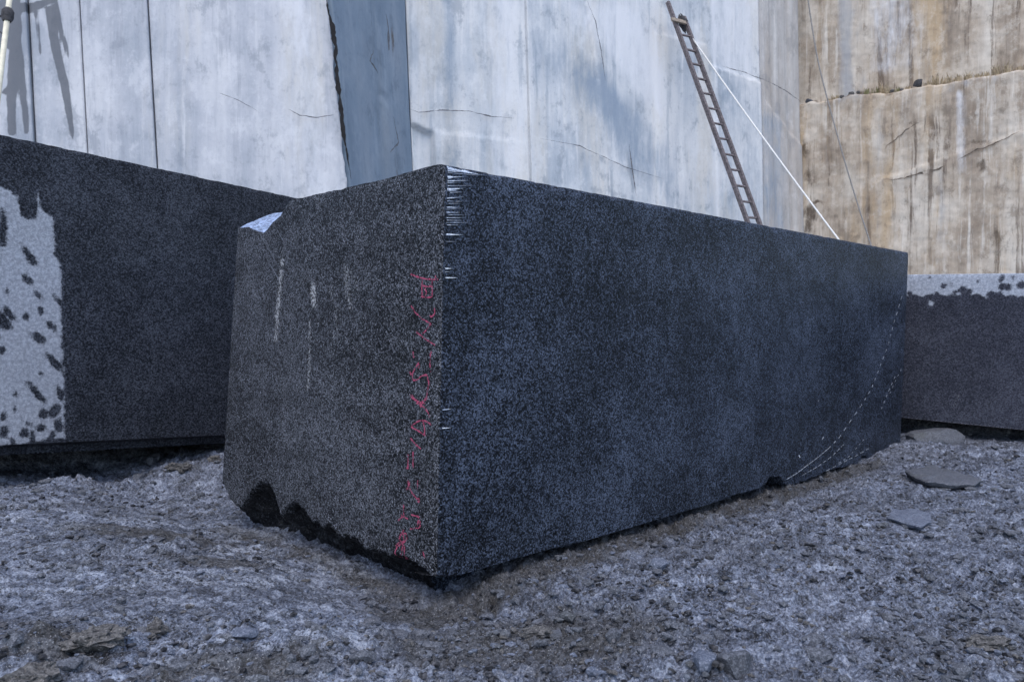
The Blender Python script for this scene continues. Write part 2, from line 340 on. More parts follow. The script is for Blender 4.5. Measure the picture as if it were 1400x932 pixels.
# ---------------------------------------------------------------- the ground
def in_block(x, y):
    dx, dy = x-B0[0], y-B0[1]
    return dx*ex[0]+dy*ex[1], dx*ey[0]+dy*ey[1]
LB0 = np.array([-3.61, 5.60]); LBd = np.array([.614, .789]); LBn = np.array([-.789, .614])
RB0 = np.array([3.91, 7.90]); RBd = np.array([.8336, -.5524]); RBn = np.array([.5524, .8336])
def ground_z(x, y, fine=True):
    x = np.asarray(x, float); y = np.asarray(y, float)
    a, b = in_block(x, y)
    z = .035*noise3(x*.8, y*.8, 0, 1) + .02*noise3(x*2.1, y*2.1, 0, 2)
    left = sstep(.25, -.9, x+.15*(y-2.5))*sstep(6.2, 4.6, y)            # slick trodden slurry on the left
    rough = 1-.50*left
    if fine:
        c1 = np.abs(noise3(x*5.5, y*5.5, 0, 3)); c2 = np.abs(noise3(x*13, y*13, 0, 4)); wx = x+.05*noise3(x*6, y*6, 0, 31); wy = y+.05*noise3(x*6, y*6, 0, 32); c3 = np.abs(noise3(wx*27, wy*27, 0, 5))-.25; c4 = np.abs(noise3(wx*58, wy*58, 0, 6))-.25
        lump = sstep(.0, .5, noise3(x*1.3, y*1.3, 0, 8))*.75+.35
        z = z + rough*(lump*(.085*(c1-.25)+.070*(c2-.25)) + .036*c3 + .020*c4)
        cr = noise3(x*4.2+2*noise3(x*2, y*2, 0, 11), y*4.2, 0, 9)
        z = z + rough*.022*sstep(.28, .5, cr) - .012*rough*sstep(.35, .6, -cr)
        z = z + left*(.010*noise3(x*2.5-1.2*y, y*11, 0, 7)+.006*noise3(x*7, y*26, 0, 12))
    # clods heaped at the lower left and in front
    for (cx, cy, r, h) in ((-1.52, 2.72, .30, .075), (-1.62, 2.56, .16, .07), (-.85, 2.85, .33, .05), (-.55, 2.75, .30, .04), (-2.35, 6.1, .45, .09), (-3.0, 5.75, .4, .05)):
        d = np.hypot(x-cx, y-cy); z = z + h*np.clip(1-(d/r)**2, 0, 1)*(.65+.7*np.abs(noise3(x*11, y*11, 0, 21)))
    # the ground dips along the block's front edges and rises beneath it to carry it
    da = np.maximum(-a, 0); db = np.maximum(-b, 0)
    inside = (a > -.02) & (a < LX) & (b > -.02) & (b < LY)
    dr = np.where((a > -.0) & (a < LX), np.abs(b), np.hypot(np.minimum(a, 0), b))
    dr = dr+.5*sstep(4.2, 5.4, a)
    dl = np.where((b > -.0) & (b < LY+.3), np.abs(a), np.hypot(a, np.minimum(b, 0)))
    z = z - np.maximum(.125*np.exp(-(dl/.5)**2), .085*np.exp(-(dr/.36)**2))
    k = sstep(.6, .9, a)*sstep(LX-.1, LX-.35, a)*sstep(.3, .55, b)*sstep(LY-.05, LY-.3, b); z = z*(1-k)+.05*k
    for (cx, cy, r) in ((2.97, 5.55, .38), (2.24, 4.48, .25)):
        z = z*(1-.85*np.exp(-((x-cx)**2+(y-cy)**2)**2/r**4))
    # banks under the rear halves of the other two blocks
    s = (x-LB0[0])*LBd[0]+(y-LB0[1])*LBd[1]; w = (x-LB0[0])*LBn[0]+(y-LB0[1])*LBn[1]
    z = z + np.where((s > -2.4) & (s < 3.2), sstep(.55, .95, w)*sstep(1.75, 1.5, w)*(.26-.07*s), 0) - .05*np.exp(-((w-.1)/.25)**2)*(s < 3.4)
    s = (x-RB0[0])*RBd[0]+(y-RB0[1])*RBd[1]; w = (x-RB0[0])*RBn[0]+(y-RB0[1])*RBn[1]
    z = z + np.where((s > -.5) & (s < 3.2), sstep(.40, .75, w)*sstep(1.6, 1.3, w)*.20, 0)
    return z
def gz(x, y): return float(ground_z(np.array([x]), np.array([y]))[0])
ys = [2.05]
while ys[-1] < 9: ys.append(ys[-1]+max(.0095, .0042*ys[-1]))
step = .05
while ys[-1] < 150: ys.append(ys[-1]+step); step *= 1.22
back = []; yb = 2.05; step = .02
while yb > -60: yb -= step; step *= 1.22; back.append(yb)
ys = np.array(back[::-1]+ys)
xs = list(np.arange(-3.6, 4.4, .0115)); step = .015; xr = xs[-1]
while xr < 60: xr += step; step *= 1.06; xs.append(xr)
step = .015; xl = xs[0]; lf = []
while xl > -60: xl -= step; step *= 1.06; lf.append(xl)
xs = np.array(lf[::-1]+xs)
X, Y = np.meshgrid(xs, ys)
Z = ground_z(X, Y)
far = np.hypot(X-1, Y-5); Z = np.where(far > 25, Z*.3, Z)
slick = sstep(.25, -.9, X+.15*(Y-2.5))*sstep(6.2, 4.6, Y)*.62
brown = np.zeros_like(X)
for (cx, cy, rx, ry) in ((-2.0, 4.35, .55, .22), (-1.45, 3.85, .3, .12), (-1.5, 2.62, .22, .15), (.05, 2.85, .75, .40), (-.9, 2.55, .4, .15)):
    brown = np.maximum(brown, np.exp(-((X-cx)/rx)**2-((Y-cy)/ry)**2))
a_, b_ = in_block(X, Y)
brown = np.maximum(brown, .9*np.exp(-(np.where((a_ > -.1) & (a_ < 4.6), b_+.05, np.hypot(a_+.1, b_))/.26)**2))  # strip along the block's base: wet soil plus painted shade of the block
brown = np.maximum(brown, .7*np.exp(-(np.where((b_ > -.2) & (b_ < LY), a_+.02, 9)/.13)**2))  # same along the left face: dark soil with the block's shade painted in
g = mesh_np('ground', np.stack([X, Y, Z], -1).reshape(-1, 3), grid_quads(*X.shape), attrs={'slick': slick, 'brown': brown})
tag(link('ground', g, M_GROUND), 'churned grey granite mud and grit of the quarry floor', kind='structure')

# ---------------------------------------------------------------- quarry walls
ZT = 13.0
def ruled(name, p0, k0, p1, k1, mat, parent, zlo=-.4, zhi=ZT, cell=.045, disp=None, tone=None, edge=(0, 0), thick=.5, seed=0, jag=(0, 0)):
    """A sawn rock face between two leaning corners: p at eye level, k = lean in metres of x per metre of height."""
    p0 = np.array(p0, float); p1 = np.array(p1, float)
    L = np.linalg.norm(p1-p0); nu = max(4, int(L/cell)); 
    zs = [zlo]; 
    while zs[-1] < zhi: zs.append(zs[-1]+(cell if zs[-1] < 9.5 else .3))
    zs[-1] = zhi; zs = np.array(zs); u = np.linspace(0, 1, nu)
    U, Zz = np.meshgrid(u, zs)
    e0 = edge[0]+jag[0]*(.5+fbm(Zz*1.6, 0*Zz+3.3, seed, 5, seed, .65)); e1 = edge[1]+jag[1]*(.5+fbm(Zz*1.6, 0*Zz+8.1, seed, 5, seed+3, .65))
    d = (p1-p0)/L; n = np.array([d[1], -d[0]])                 # normal towards the camera side
    Xx = (p0[0]-k0*(Zz-CAM_H)+d[0]*e0)*(1-U) + (p1[0]-k1*(Zz-CAM_H)-d[0]*e1)*U
    Yy = (p0[1]+d[1]*e0)*(1-U)+(p1[1]-d[1]*e1)*U
    S = U*L
    h = .020*fbm(S*.7, Zz*.25, seed, 4, seed+5)+.012*fbm(S*2.5, Zz*.9, seed, 4, seed+9)
    if disp is not None: h = h+disp(S, Zz)
    Xf = Xx+n[0]*h; Yf = Yy+n[1]*h
    V = np.stack([Xf, Yf, Zz], -1).reshape(-1, 3); Q = grid_quads(*U.shape)
    at = {'tone': np.zeros(V.shape[0]), 'moss': np.zeros(V.shape[0]), 'wet': np.full(V.shape[0], -1.)}
    if tone:
        for kk, f in tone.items(): at[kk] = f(S, Zz).ravel()
    # sides, top and back give the panel its depth
    nv, nu_ = U.shape; idx = np.arange(nv*nu_).reshape(nv, nu_)
    ring = np.concatenate([idx[:, 0], idx[-1, 1:], idx[::-1, -1][1:], idx[0, ::-1][1:-1]])
    Vb = V[ring]-np.array([n[0], n[1], 0])*thick
    base = len(V); V = np.concatenate([V, Vb]); m = len(ring); k = np.arange(m); k2 = (k+1) % m
    Qs = np.stack([ring[k], ring[k2], base+k2, base+k], -1)
    for kk in at: at[kk] = np.concatenate([at[kk], at[kk][ring]])
    me = mesh_np(name, V, np.concatenate([Q, Qs]), attrs=at)
    flags = np.ones(len(me.polygons), bool); flags[len(Q):] = False; me.polygons.foreach_set('use_smooth', flags)
    return link(name, me, mat, parent)
def wall_sz(px, py, p0, p1):
    p0 = np.array(p0); d = (np.array(p1)-p0); d /= np.linalg.norm(d); n = (d[1], -d[0], 0)
    q = on_plane(px, py, (p0[0], p0[1], 0), n); return np.array([(q[:2]-p0)@d, q[2]])
def at_px(px, Yd): return (px-700)/FPX*Yd, Yd

wallL = tag(empty('quarry_wall_left'), 'pale dusty sawn quarry wall with vertical joints behind the left block', kind='structure')
wallM = tag(empty('quarry_wall_middle'), 'streaked white and blue sawn quarry wall behind the ladder', kind='structure')
wallR = tag(empty('quarry_wall_right'), 'rust brown streaked quarry wall with grassy ledge at right', kind='structure')

PA0 = np.array(at_px(-160, 11.0)); PA1 = np.array(at_px(496, 12.0))
def on_A(px):                                               # plan point of wall A seen at horizon column px
    q = on_plane(px, 440, (*PA0, 0), (PA1[1]-PA0[1], -(PA1[0]-PA0[0]), 0)); return q[:2]
jA = [(-160, .044), (62, .040), (133, .042), (227, .046), (496, .100)]
wet_polys = [[(24, -40), (50, -40), (49, 60), (52, 120), (54, 185), (46, 184), (44, 150), (41, 112), (36, 150), (36, 186), (24, 186), (24, 130), (17, 128), (26, 118), (30, 70), (22, 62), (18, 90), (15, 60), (10, 30), (-12, 22), (-12, 10), (20, 0)],
             [(-12, 16), (40, 8), (98, -6), (98, 2), (46, 22), (-12, 24)],
             [(78, 10), (88, 4), (98, 60), (110, 130), (112, 178), (112, 192), (106, 184), (100, 140), (90, 90), (82, 50)],
             [(62, 16), (68, 14), (71, 62), (70, 77), (66, 70)],
             [(86, 6), (97, 2), (104, 40), (110, 74), (108, 81), (99, 56), (97, 46)]]
def splash(o0):
    def f(S, Z):
        out = np.full(S.shape, -1.)
        for poly in wet_polys:
            pp = []
            for (a, b) in poly:
                q = wall_sz(a, b, PA0, PA1); pp.append((q[0]-o0, q[1]))
            # runs lean with the wall
            out = np.maximum(out, poly_sdf(S-.042*(Z-CAM_H), Z, [(s_-.0-.042*(z_-CAM_H)*0-.042*(z_-CAM_H), z_) for s_, z_ in pp]))
        return out
    return f
for i in range(4):
    (c0, k0), (c1, k1) = jA[i], jA[i+1]
    q0, q1 = on_A(c0), on_A(c1); off = [.03, 0, .015, 0][i]
    nrm = np.array([PA1[1]-PA0[1], -(PA1[0]-PA0[0])]); nrm /= np.linalg.norm(nrm)
    o0 = np.linalg.norm(q0-PA0)
    tones = {'wet': splash(o0)} if i < 3 else {'tone': lambda S, Z: .5*np.exp(-((S-2.35+.07*(Z-4))/.3)**2)+.3*sstep(3.2, 2.2, Z)}
    def dispA(S, Z, i=i):
        if i != 3: return 0*S
        c = 3.15+.05*noise3(S*3, 0*S, 0, 44)+.12*sstep(2.0, 2.6, S)
        return .10*sstep(2.35, 2.75, S)*sstep(2.9, 1.9, Z)*fbm(S*4, Z*4, 0, 3, 4)
    ruled('rock_panel', q0+nrm*off, k0, q1+nrm*off, k1, M_WALL_A, wallL, cell=.035, tone=tones, edge=(.010, [.020, .012, .012, .0][i]), seed=20+i, disp=dispA,
          jag=(0, .06 if i == 3 else 0))
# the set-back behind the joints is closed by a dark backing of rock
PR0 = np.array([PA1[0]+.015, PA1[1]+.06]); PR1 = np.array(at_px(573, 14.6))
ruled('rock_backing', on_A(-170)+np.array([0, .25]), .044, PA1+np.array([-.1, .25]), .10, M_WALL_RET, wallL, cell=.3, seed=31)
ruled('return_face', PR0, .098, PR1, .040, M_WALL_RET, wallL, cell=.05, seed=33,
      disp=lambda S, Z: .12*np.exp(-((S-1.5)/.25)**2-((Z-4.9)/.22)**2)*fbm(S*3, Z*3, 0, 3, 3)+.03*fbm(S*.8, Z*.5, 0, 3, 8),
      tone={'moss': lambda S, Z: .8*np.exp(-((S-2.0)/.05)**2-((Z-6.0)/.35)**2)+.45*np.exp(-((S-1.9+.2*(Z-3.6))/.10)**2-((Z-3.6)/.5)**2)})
PB1 = np.array(at_px(731, 15.1))
def dispB(S, Z):
    c = 4.75-.07*S-.10*sstep(0, .35, S)+.05*noise3(S*2.2, 0*S, 0, 61)
    lower = sstep(.035, -.035, Z-c)*sstep(2.3, 1.4, S)
    return .02*lower - .12*sstep(.42, .36, S)*sstep(.0, -.05, Z-c)*sstep(0, .06, S) + .03*sstep(.35, .3, S)*sstep(-.05, .05, Z-c)
def toneB(S, Z):
    return -.55*np.exp(-((S-.75)/.14)**2)*sstep(2, 4, Z) -.45*np.exp(-((S-.95)/.10)**2)*sstep(5.5, 3.5, Z) + .55*np.exp(-((S-1.75)/.45)**2) + .3*np.exp(-((S-.25)/.2)**2)
ruled('rock_panel', PR1, .040, PB1, .030, M_WALL_B, wallM, cell=.04, disp=dispB, tone={'tone': toneB}, seed=41)
PC1 = np.array(at_px(1046, 18.3)); 
dB = (PC1-PB1)/np.linalg.norm(PC1-PB1)
def seg_d(S, Z, a, b):
    a = np.array(a); b = np.array(b); e = b-a; t = np.clip(((S-a[0])*e[0]+(Z-a[1])*e[1])/(e@e), 0, 1)
    return np.hypot(S-a[0]-t*e[0], Z-a[1]-t*e[1])
wc = lambda x, y: tuple(wall_sz(x, y, PB1, PC1))
def toneC(S, Z):
    dg = seg_d(S, Z, wc(752, 70), wc(850, 150)); dg2 = seg_d(S, Z, wc(830, 110), wc(875, 225)); dg3 = seg_d(S, Z, wc(900, 180), wc(925, 270))
    t = -.42*np.exp(-(dg/.6)**2) - .55*np.exp(-(dg2/.5)**2) - .55*np.exp(-(dg3/.5)**2)
    t = t + .75*poly_soft(S, Z, [wc(775, 0), wc(880, 0), wc(905, 60), wc(925, 190), wc(870, 130)], .35)
    t = t + .6*poly_soft(S, Z, [wc(985, -20), wc(1040, -20), wc(1042, 110), wc(990, 95)], .2)
    t = t - .35*poly_soft(S, Z, [wc(990, 98), wc(1046, 115), wc(1046, 290), wc(1000, 280)], .2)
    t = t + .5*np.exp(-((S-wc(985, 200)[0])/.10)**2)+.4*np.exp(-((S-wc(908, 100)[0])/.12)**2)*sstep(4, 5.5, Z)
    return t
def poly_soft(S, Z, poly, w): return sstep(-w, w, poly_sdf(S, Z, poly))
def dispC(S, Z):
    z1 = wc(996, 95)[1]+(S-wc(996, 95)[0])*(wc(1046, 112)[1]-wc(996, 95)[1])/(wc(1046, 112)[0]-wc(996, 95)[0])
    h = .035*sstep(.03, -.03, Z-z1-.03*noise3(S*4, 0*S, 0, 70))*sstep(wc(990, 0)[0]-.03, wc(992, 0)[0]+.03, S+.03*(Z-CAM_H))
    e = poly_soft(S, Z, [wc(905, 45), wc(975, 62), wc(990, 95), wc(985, 400), wc(905, 400)], .05)
    h = h+.02*e
    z2 = wc(735, 190)[1]-.10*(S-.3)+.05*noise3(S*1.7, 0*S, 0, 71)
    h = h+.008*sstep(.05, -.05, Z-z2)*sstep(4.3, 3.5, S)
    c = wc(905, 20); h = h-.03*np.exp(-(seg_d(S, Z, wc(812, 0), wc(826, 110))/.02)**2)
    return h
ruled('rock_panel', PB1+np.array([.02, -.04]), .030, PC1, .028, M_WALL_B, wallM, cell=.04, disp=dispC, tone={'tone': toneC}, seed=47)
PD1 = np.array(at_px(1100, 19.5))
def dispD(S, Z):
    z1 = 6.15-.45*S
    return .04*sstep(.04, -.04, Z-z1)+.05*np.sign(noise3(S*2.3, 0*S+.5, 0, 81))*sstep(.02, .1, np.abs(noise3(S*2.3, 0*S+.5, 0, 81)))
M_WALL_D = wall_mat('tan_edge_wall', ((.36, .36, .37), (.46, .455, .45), (.56, .55, .54)), ((.62, .61, .59), (.34, .33, .33), (.45, .40, .35), (.60, .60, .60)), .6, .45, 14.0)
ruled('rock_panel', PC1+np.array([.03, -.03]), .028, PD1, .028, M_WALL_D, wallM, cell=.04, disp=dispD, seed=51,
      tone={'tone': lambda S, Z: -.5*sstep(1.3, .5, S)*sstep(6.3, 5.6, Z)})
# right wall: lower bench, ledge, upper bench set back
dE = np.array([.83, -.558]); dE /= np.linalg.norm(dE); PE0 = PD1+np.array([-.05, -.05])-dE*1.5; PE1 = PE0+dE*10.5; nE = np.array([dE[1], -dE[0]])
we = lambda x, y: wall_sz(x, y, PE0, PE1)
zl0, zl1 = we(1100, 140)[1], we(1400, 95)[1]; sl = we(1400, 95)[0]; s00 = we(1100, 140)[0]
def ledge(S): return zl0+(zl1-zl0)*(S-s00)/(sl-s00)+.06*noise3(S*1.3, 0*S+.2, 0, 91)+.03*noise3(S*6, 0*S+.2, 0, 92)
def dispE(S, Z):
    up = sstep(-.06, .06, Z-ledge(S))
    c = we(1205, 247)[1]+(S-we(1205, 247)[0])*((we(1398, 180)[1]-we(1205, 247)[1])/(we(1398, 180)[0]-we(1205, 247)[0]))+.06*noise3(S*2.5, 0*S, 0, 95)
    on = sstep(we(1180, 0)[0], we(1215, 0)[0], S)
    h = -.55*up + .02*sstep(.04, -.04, Z-c)*on
    d = seg_d(S, Z, tuple(we(1205, 205)), tuple(we(1262, 165))); pass
    return h+.05*fbm(S*1.1, Z*.5, 0, 4, 97)+.025*fbm(S*4, Z*4, 0, 4, 99, .65)
def mossE(S, Z):
    t = 0*S; S0, Z0 = S, Z; S = S+.16*fbm(S0*3, Z0*2, 0, 4, 151, .6); Z = Z+.22*fbm(S0*3, Z0*2, 0, 4, 152, .6)
    for (x, y, rx, rz, amp) in ((1106, 205, .10, .22, .9), (1111, 240, .14, .30, .8), (1112, 292, .22, .22, 1.0), (1122, 277, .22, .06, .9), (1108, 308, .12, .25, .9), (1345, 222, .13, .14, 1.0), (1340, 195, .3, .07, .75), (1275, 235, .25, .05, .6), (1250, 165, .35, .05, .5), (1365, 330, .25, .5, .5), (1350, 372, .3, .15, .5)):
        s, z = we(x, y); t = np.maximum(t, amp*np.exp(-((S-s)/rx)**2-((Z-z)/rz)**2))
    return np.maximum(t, .75*np.exp(-((Z-ledge(S)-.02)/.07)**2))
def toneE(S, Z):
    t = 0*S
    for (x, w, amp, lo, hi) in ((1157, .22, -.9, 140, -60), (1180, .14, -.5, 140, -60), (1207, .09, -.35, 330, 140), (1290, .10, -.45, 330, 230), (1305, .10, -.35, 240, 110), (1315, .12, .6, 240, 110), (1215, .8, .5, 90, -60)):
        s = we(x, 200)[0]; z0, z1 = we(x, lo)[1], we(x, hi)[1]
        t = t+amp*np.exp(-((S-s)/w)**2)*sstep(z0-.2, z0+.2, Z)*sstep(z1+.3, z1-.3, Z)
    t = t-.6*np.exp(-((Z-ledge(S)+.10+.12*noise3(S*2, 0*S, 0, 161))/.13)**2)*(.6+.8*noise3(S*4, Z*2, 0, 162))*sstep(we(1285, 0)[0], we(1320, 0)[0], S)
    return t
ruled('rock_bench', PE0, .028, PE1, .0, M_WALL_R, wallR, cell=.035, disp=dispE, tone={'moss': mossE, 'tone': toneE}, seed=57, thick=1.5)

M_CRACK_R = simple('earthy_crack', (.13, .105, .085), .95, .5, 20)
M_CRACK = simple('dark_crack', (.13, .135, .15), .95, .4, 20)
def crack(px_pts, p0, p1, parent, width, lift, seed, amp=.03):
    q0 = np.array(p0); d = np.array(p1)-q0; d /= np.linalg.norm(d); n = np.array([d[1], -d[0], 0.])
    P = [on_plane(x, y, (q0[0], q0[1], 0), n) for x, y in px_pts]; out = []
    for a, b in zip(P[:-1], P[1:]):
        k = max(2, int(np.linalg.norm(b-a)/.04)); out += [a+(b-a)*i/k for i in range(k)]
    out.append(P[-1]); out = np.array(out); V = []; L = len(out)
    i = np.arange(L); w1 = amp*fbm(i*.11, 0*i+.5, 0, 5, seed, .65)
    for j in range(L):
        t = out[min(j+1, L-1)]-out[max(j-1, 0)]; t /= np.linalg.norm(t); sd_ = np.cross(t, n)
        wd = width*(.15+max(0, .5+1.3*float(fbm(j*.23, 4.4, 0, 4, seed+9, .7))))*min(1, 4*(j+.3)/L, 4*(L-j)/L)
        c = out[j]+sd_*w1[j]+n*lift
        V += [c-sd_*wd/2, c+n*-.004, c+sd_*wd/2]
    Q = []
    for j in range(L-1):
        for k in (0, 1): Q.append((j*3+k, j*3+k+1, j*3+k+4, j*3+k+3))
    return link('crack', mesh_np('crack', np.array(V), Q, smooth=False), M_CRACK_R if parent is wallR else M_CRACK, parent)
M_VOID = simple('open_joint', (.012, .012, .014), .95, .4, 20)
ck = crack([(446, -20), (449, 14), (455, 40), (460, 66), (459, 80), (462, 110), (465, 140), (469, 175), (474, 210), (481, 246)], PA0, PA1, wallL, .075, .07, 400, .05); ck.data.materials[0] = M_VOID
crack([(556, 148), (572, 155), (600, 152), (640, 153), (672, 160), (702, 163)], PR1, PB1, wallM, .030, .05, 401)
crack([(395, 150), (410, 158), (432, 161), (456, 157)], PA0, PA1, wallL, .020, .03, 403)
crack([(300, 128), (330, 140), (352, 153)], PA0, PA1, wallL, .014, .03, 404)
crack([(858, 198), (862, 230), (868, 268)], PB1, PC1, wallM, .035, .05, 405, .01)
crack([(800, 0), (812, 30), (820, 70), (826, 112)], PB1, PC1, wallM, .022, .05, 406)
crack([(735, 190), (790, 200), (850, 228), (905, 245)], PB1, PC1, wallM, .018, .05, 407)
crack([(1205, 248), (1240, 242), (1275, 234), (1305, 222), (1340, 204), (1370, 192), (1400, 178)], PE0, PE1, wallR, .05, .07, 408, .10)
crack([(1208, 205), (1235, 182), (1264, 165)], PE0, PE1, wallR, .022, .05, 409, .08)
crack([(524, 20), (527, 40), (528, 70)], PR0, PR1, wallL, .10, .05, 410, .04)
crack([(506, 70), (500, 84), (512, 100)], PR0, PR1, wallL, .04, .06, 411, .08)
crack([(534, 160), (541, 195), (530, 210)], PR0, PR1, wallL, .05, .05, 412, .06)
crack([(1046, 112), (1070, 124), (1092, 140)], PC1, PD1, wallM, .03, .06, 413)
crack([(985, 92), (1015, 100), (1046, 112)], PB1, PC1, wallM, .02, .06, 414)
# ---------------------------------------------------------------- cut blocks
def block_mesh(name, corners, nx, ny, nz, disp, attrs, mats_of, hidden_cell=.25):
    """corners: 8 local points indexed [ix][iy][iz]; dense front (y=0), side (x=0) and top; coarse elsewhere."""
    c = np.array(corners, float)
    def tri(u, v, w):
        u, v, w = [k[..., None] for k in (u, v, w)]
        return ((c[0][0][0]*(1-w)+c[0][0][1]*w)*(1-v)+(c[0][1][0]*(1-w)+c[0][1][1]*w)*v)*(1-u) + ((c[1][0][0]*(1-w)+c[1][0][1]*w)*(1-v)+(c[1][1][0]*(1-w)+c[1][1][1]*w)*v)*u
    Vs = []; Qs = []; mi = []; UVW = []; base = 0
    L = lambda n: np.linspace(0, 1, n+1)
    for tagf, a, b, f in (('front', L(nx), L(nz), lambda A, B: (A, 0*A, B)), ('side', L(ny), L(nz), lambda A, B: (0*A, A, B)),
                          ('top', L(nx), L(ny), lambda A, B: (A, B, 0*A+1)), ('back', L(nx//6), L(nz//6), lambda A, B: (A, 0*A+1, B)),
                          ('end', L(ny//4), L(nz), lambda A, B: (0*A+1, A, B)), ('bottom', L(nx//2), L(ny//2), lambda A, B: (A, B, 0*A))):
        A, B = np.meshgrid(a, b); u, v, w = f(A, B)
        Vs.append(tri(u, v, w).reshape(-1, 3)); UVW.append(np.stack([u, v, w], -1).reshape(-1, 3))
        q = grid_quads(*A.shape, base=base); Qs.append(q); mi.append(np.full(len(q), mats_of[tagf])); base += A.size
    V = np.concatenate(Vs); W = np.concatenate(UVW); at = attrs(V, W); V = V+disp(V, W)
    # smooth across seams: weld
    me = mesh_np(name, V, np.concatenate(Qs), attrs=at, midx=np.concatenate(mi))
    return me
def weld_sharp(me, ang=35):
    import bmesh
    bm = bmesh.new(); bm.from_mesh(me); bmesh.ops.remove_doubles(bm, verts=bm.verts, dist=1e-4)
    bmesh.ops.recalc_face_normals(bm, faces=bm.faces); 
    for e in bm.edges:
        if len(e.link_faces) == 2 and e.calc_face_angle(0) > math.radians(ang): e.smooth = False
    bm.to_mesh(me); bm.free(); me.update()

# --- main block: corners pushed to where the photograph shows them (it leans a little)
Rm = np.stack([ex, ey, ez], 1)                              # local -> world
def loc(p): return (np.asarray(p)-B0)@Rm
n_r = (-ey[0], -ey[1], 0); n_l = (-ex[0], -ex[1], 0)
c000 = loc(on_plane(591, 792, B0, n_r)); c001 = loc(on_plane(610, 223, B0, n_r))
c100 = loc(on_plane(1231, 608, B0, n_r)); c101 = loc(on_plane(1242, 344, B0, n_r))
c010 = loc(on_plane(302, 690, B0, n_l)); c011 = loc(on_plane(315, 286, B0, n_l))
c000[0] = 0; c001[0] = .055; c001[1] = 0; c010[0] = 0; c011[0] = .055
for cc in (c000, c001, c100, c101): cc[1] = 0
c110 = np.array([c100[0]+.02, c010[1], c010[2]*.5]); c111 = np.array([c101[0]+.02, c011[1], c011[2]])
for lo, hi in ((c000, c001), (c010, c011), (c100, c101)): lo += (lo-hi)*.085
CM = [[[c000, c001], [c010, c011]], [[c100, c101], [c110, c111]]]
def face_left(px, py):                                      # point on the left face, local (y, z)
    p0 = B0+Rm@c000; n = np.cross(Rm@(c001-c000), Rm@(c010-c000)); q = loc(on_plane(px, py, p0, n)); return q
def face_right(px, py):
    p0 = B0+Rm@c000; n = np.cross(Rm@(c100-c000), Rm@(c001-c000)); q = loc(on_plane(px, py, p0, n)); return q
brk = np.array([face_left(x, y)[1:] for x, y in ((302, 655), (316, 684), (330, 692), (342, 672), (352, 660), (366, 657), (374, 672), (384, 704), (391, 692), (402, 684), (414, 692), (424, 708), (440, 718), (452, 716), (464, 730), (482, 731), (500, 749), (515, 750), (530, 756), (548, 758), (570, 768), (584, 779), (596, 790))])
brk = brk[np.argsort(brk[:, 0])]
chip = np.array([(face_left(x, y)[1], face_left(x, y)[2]) for x, y in ((400, 268), (392, 279), (384, 291), (374, 304), (366, 314), (359, 321), (351, 316), (342, 311), (330, 311), (322, 308), (315, 311))])
chip = chip[np.argsort(chip[:, 0])]
rbot = np.array([(face_right(x, y)[0], face_right(x, y)[2]) for x, y in ((600, 789), (625, 790), (700, 766), (840, 730), (970, 690), (1047, 664), (1052, 653), (1066, 652), (1072, 664), (1088, 663), (1130, 645), (1172, 634), (1180, 623), (1190, 628), (1231, 608))])
rbot = rbot[np.argsort(rbot[:, 0])]
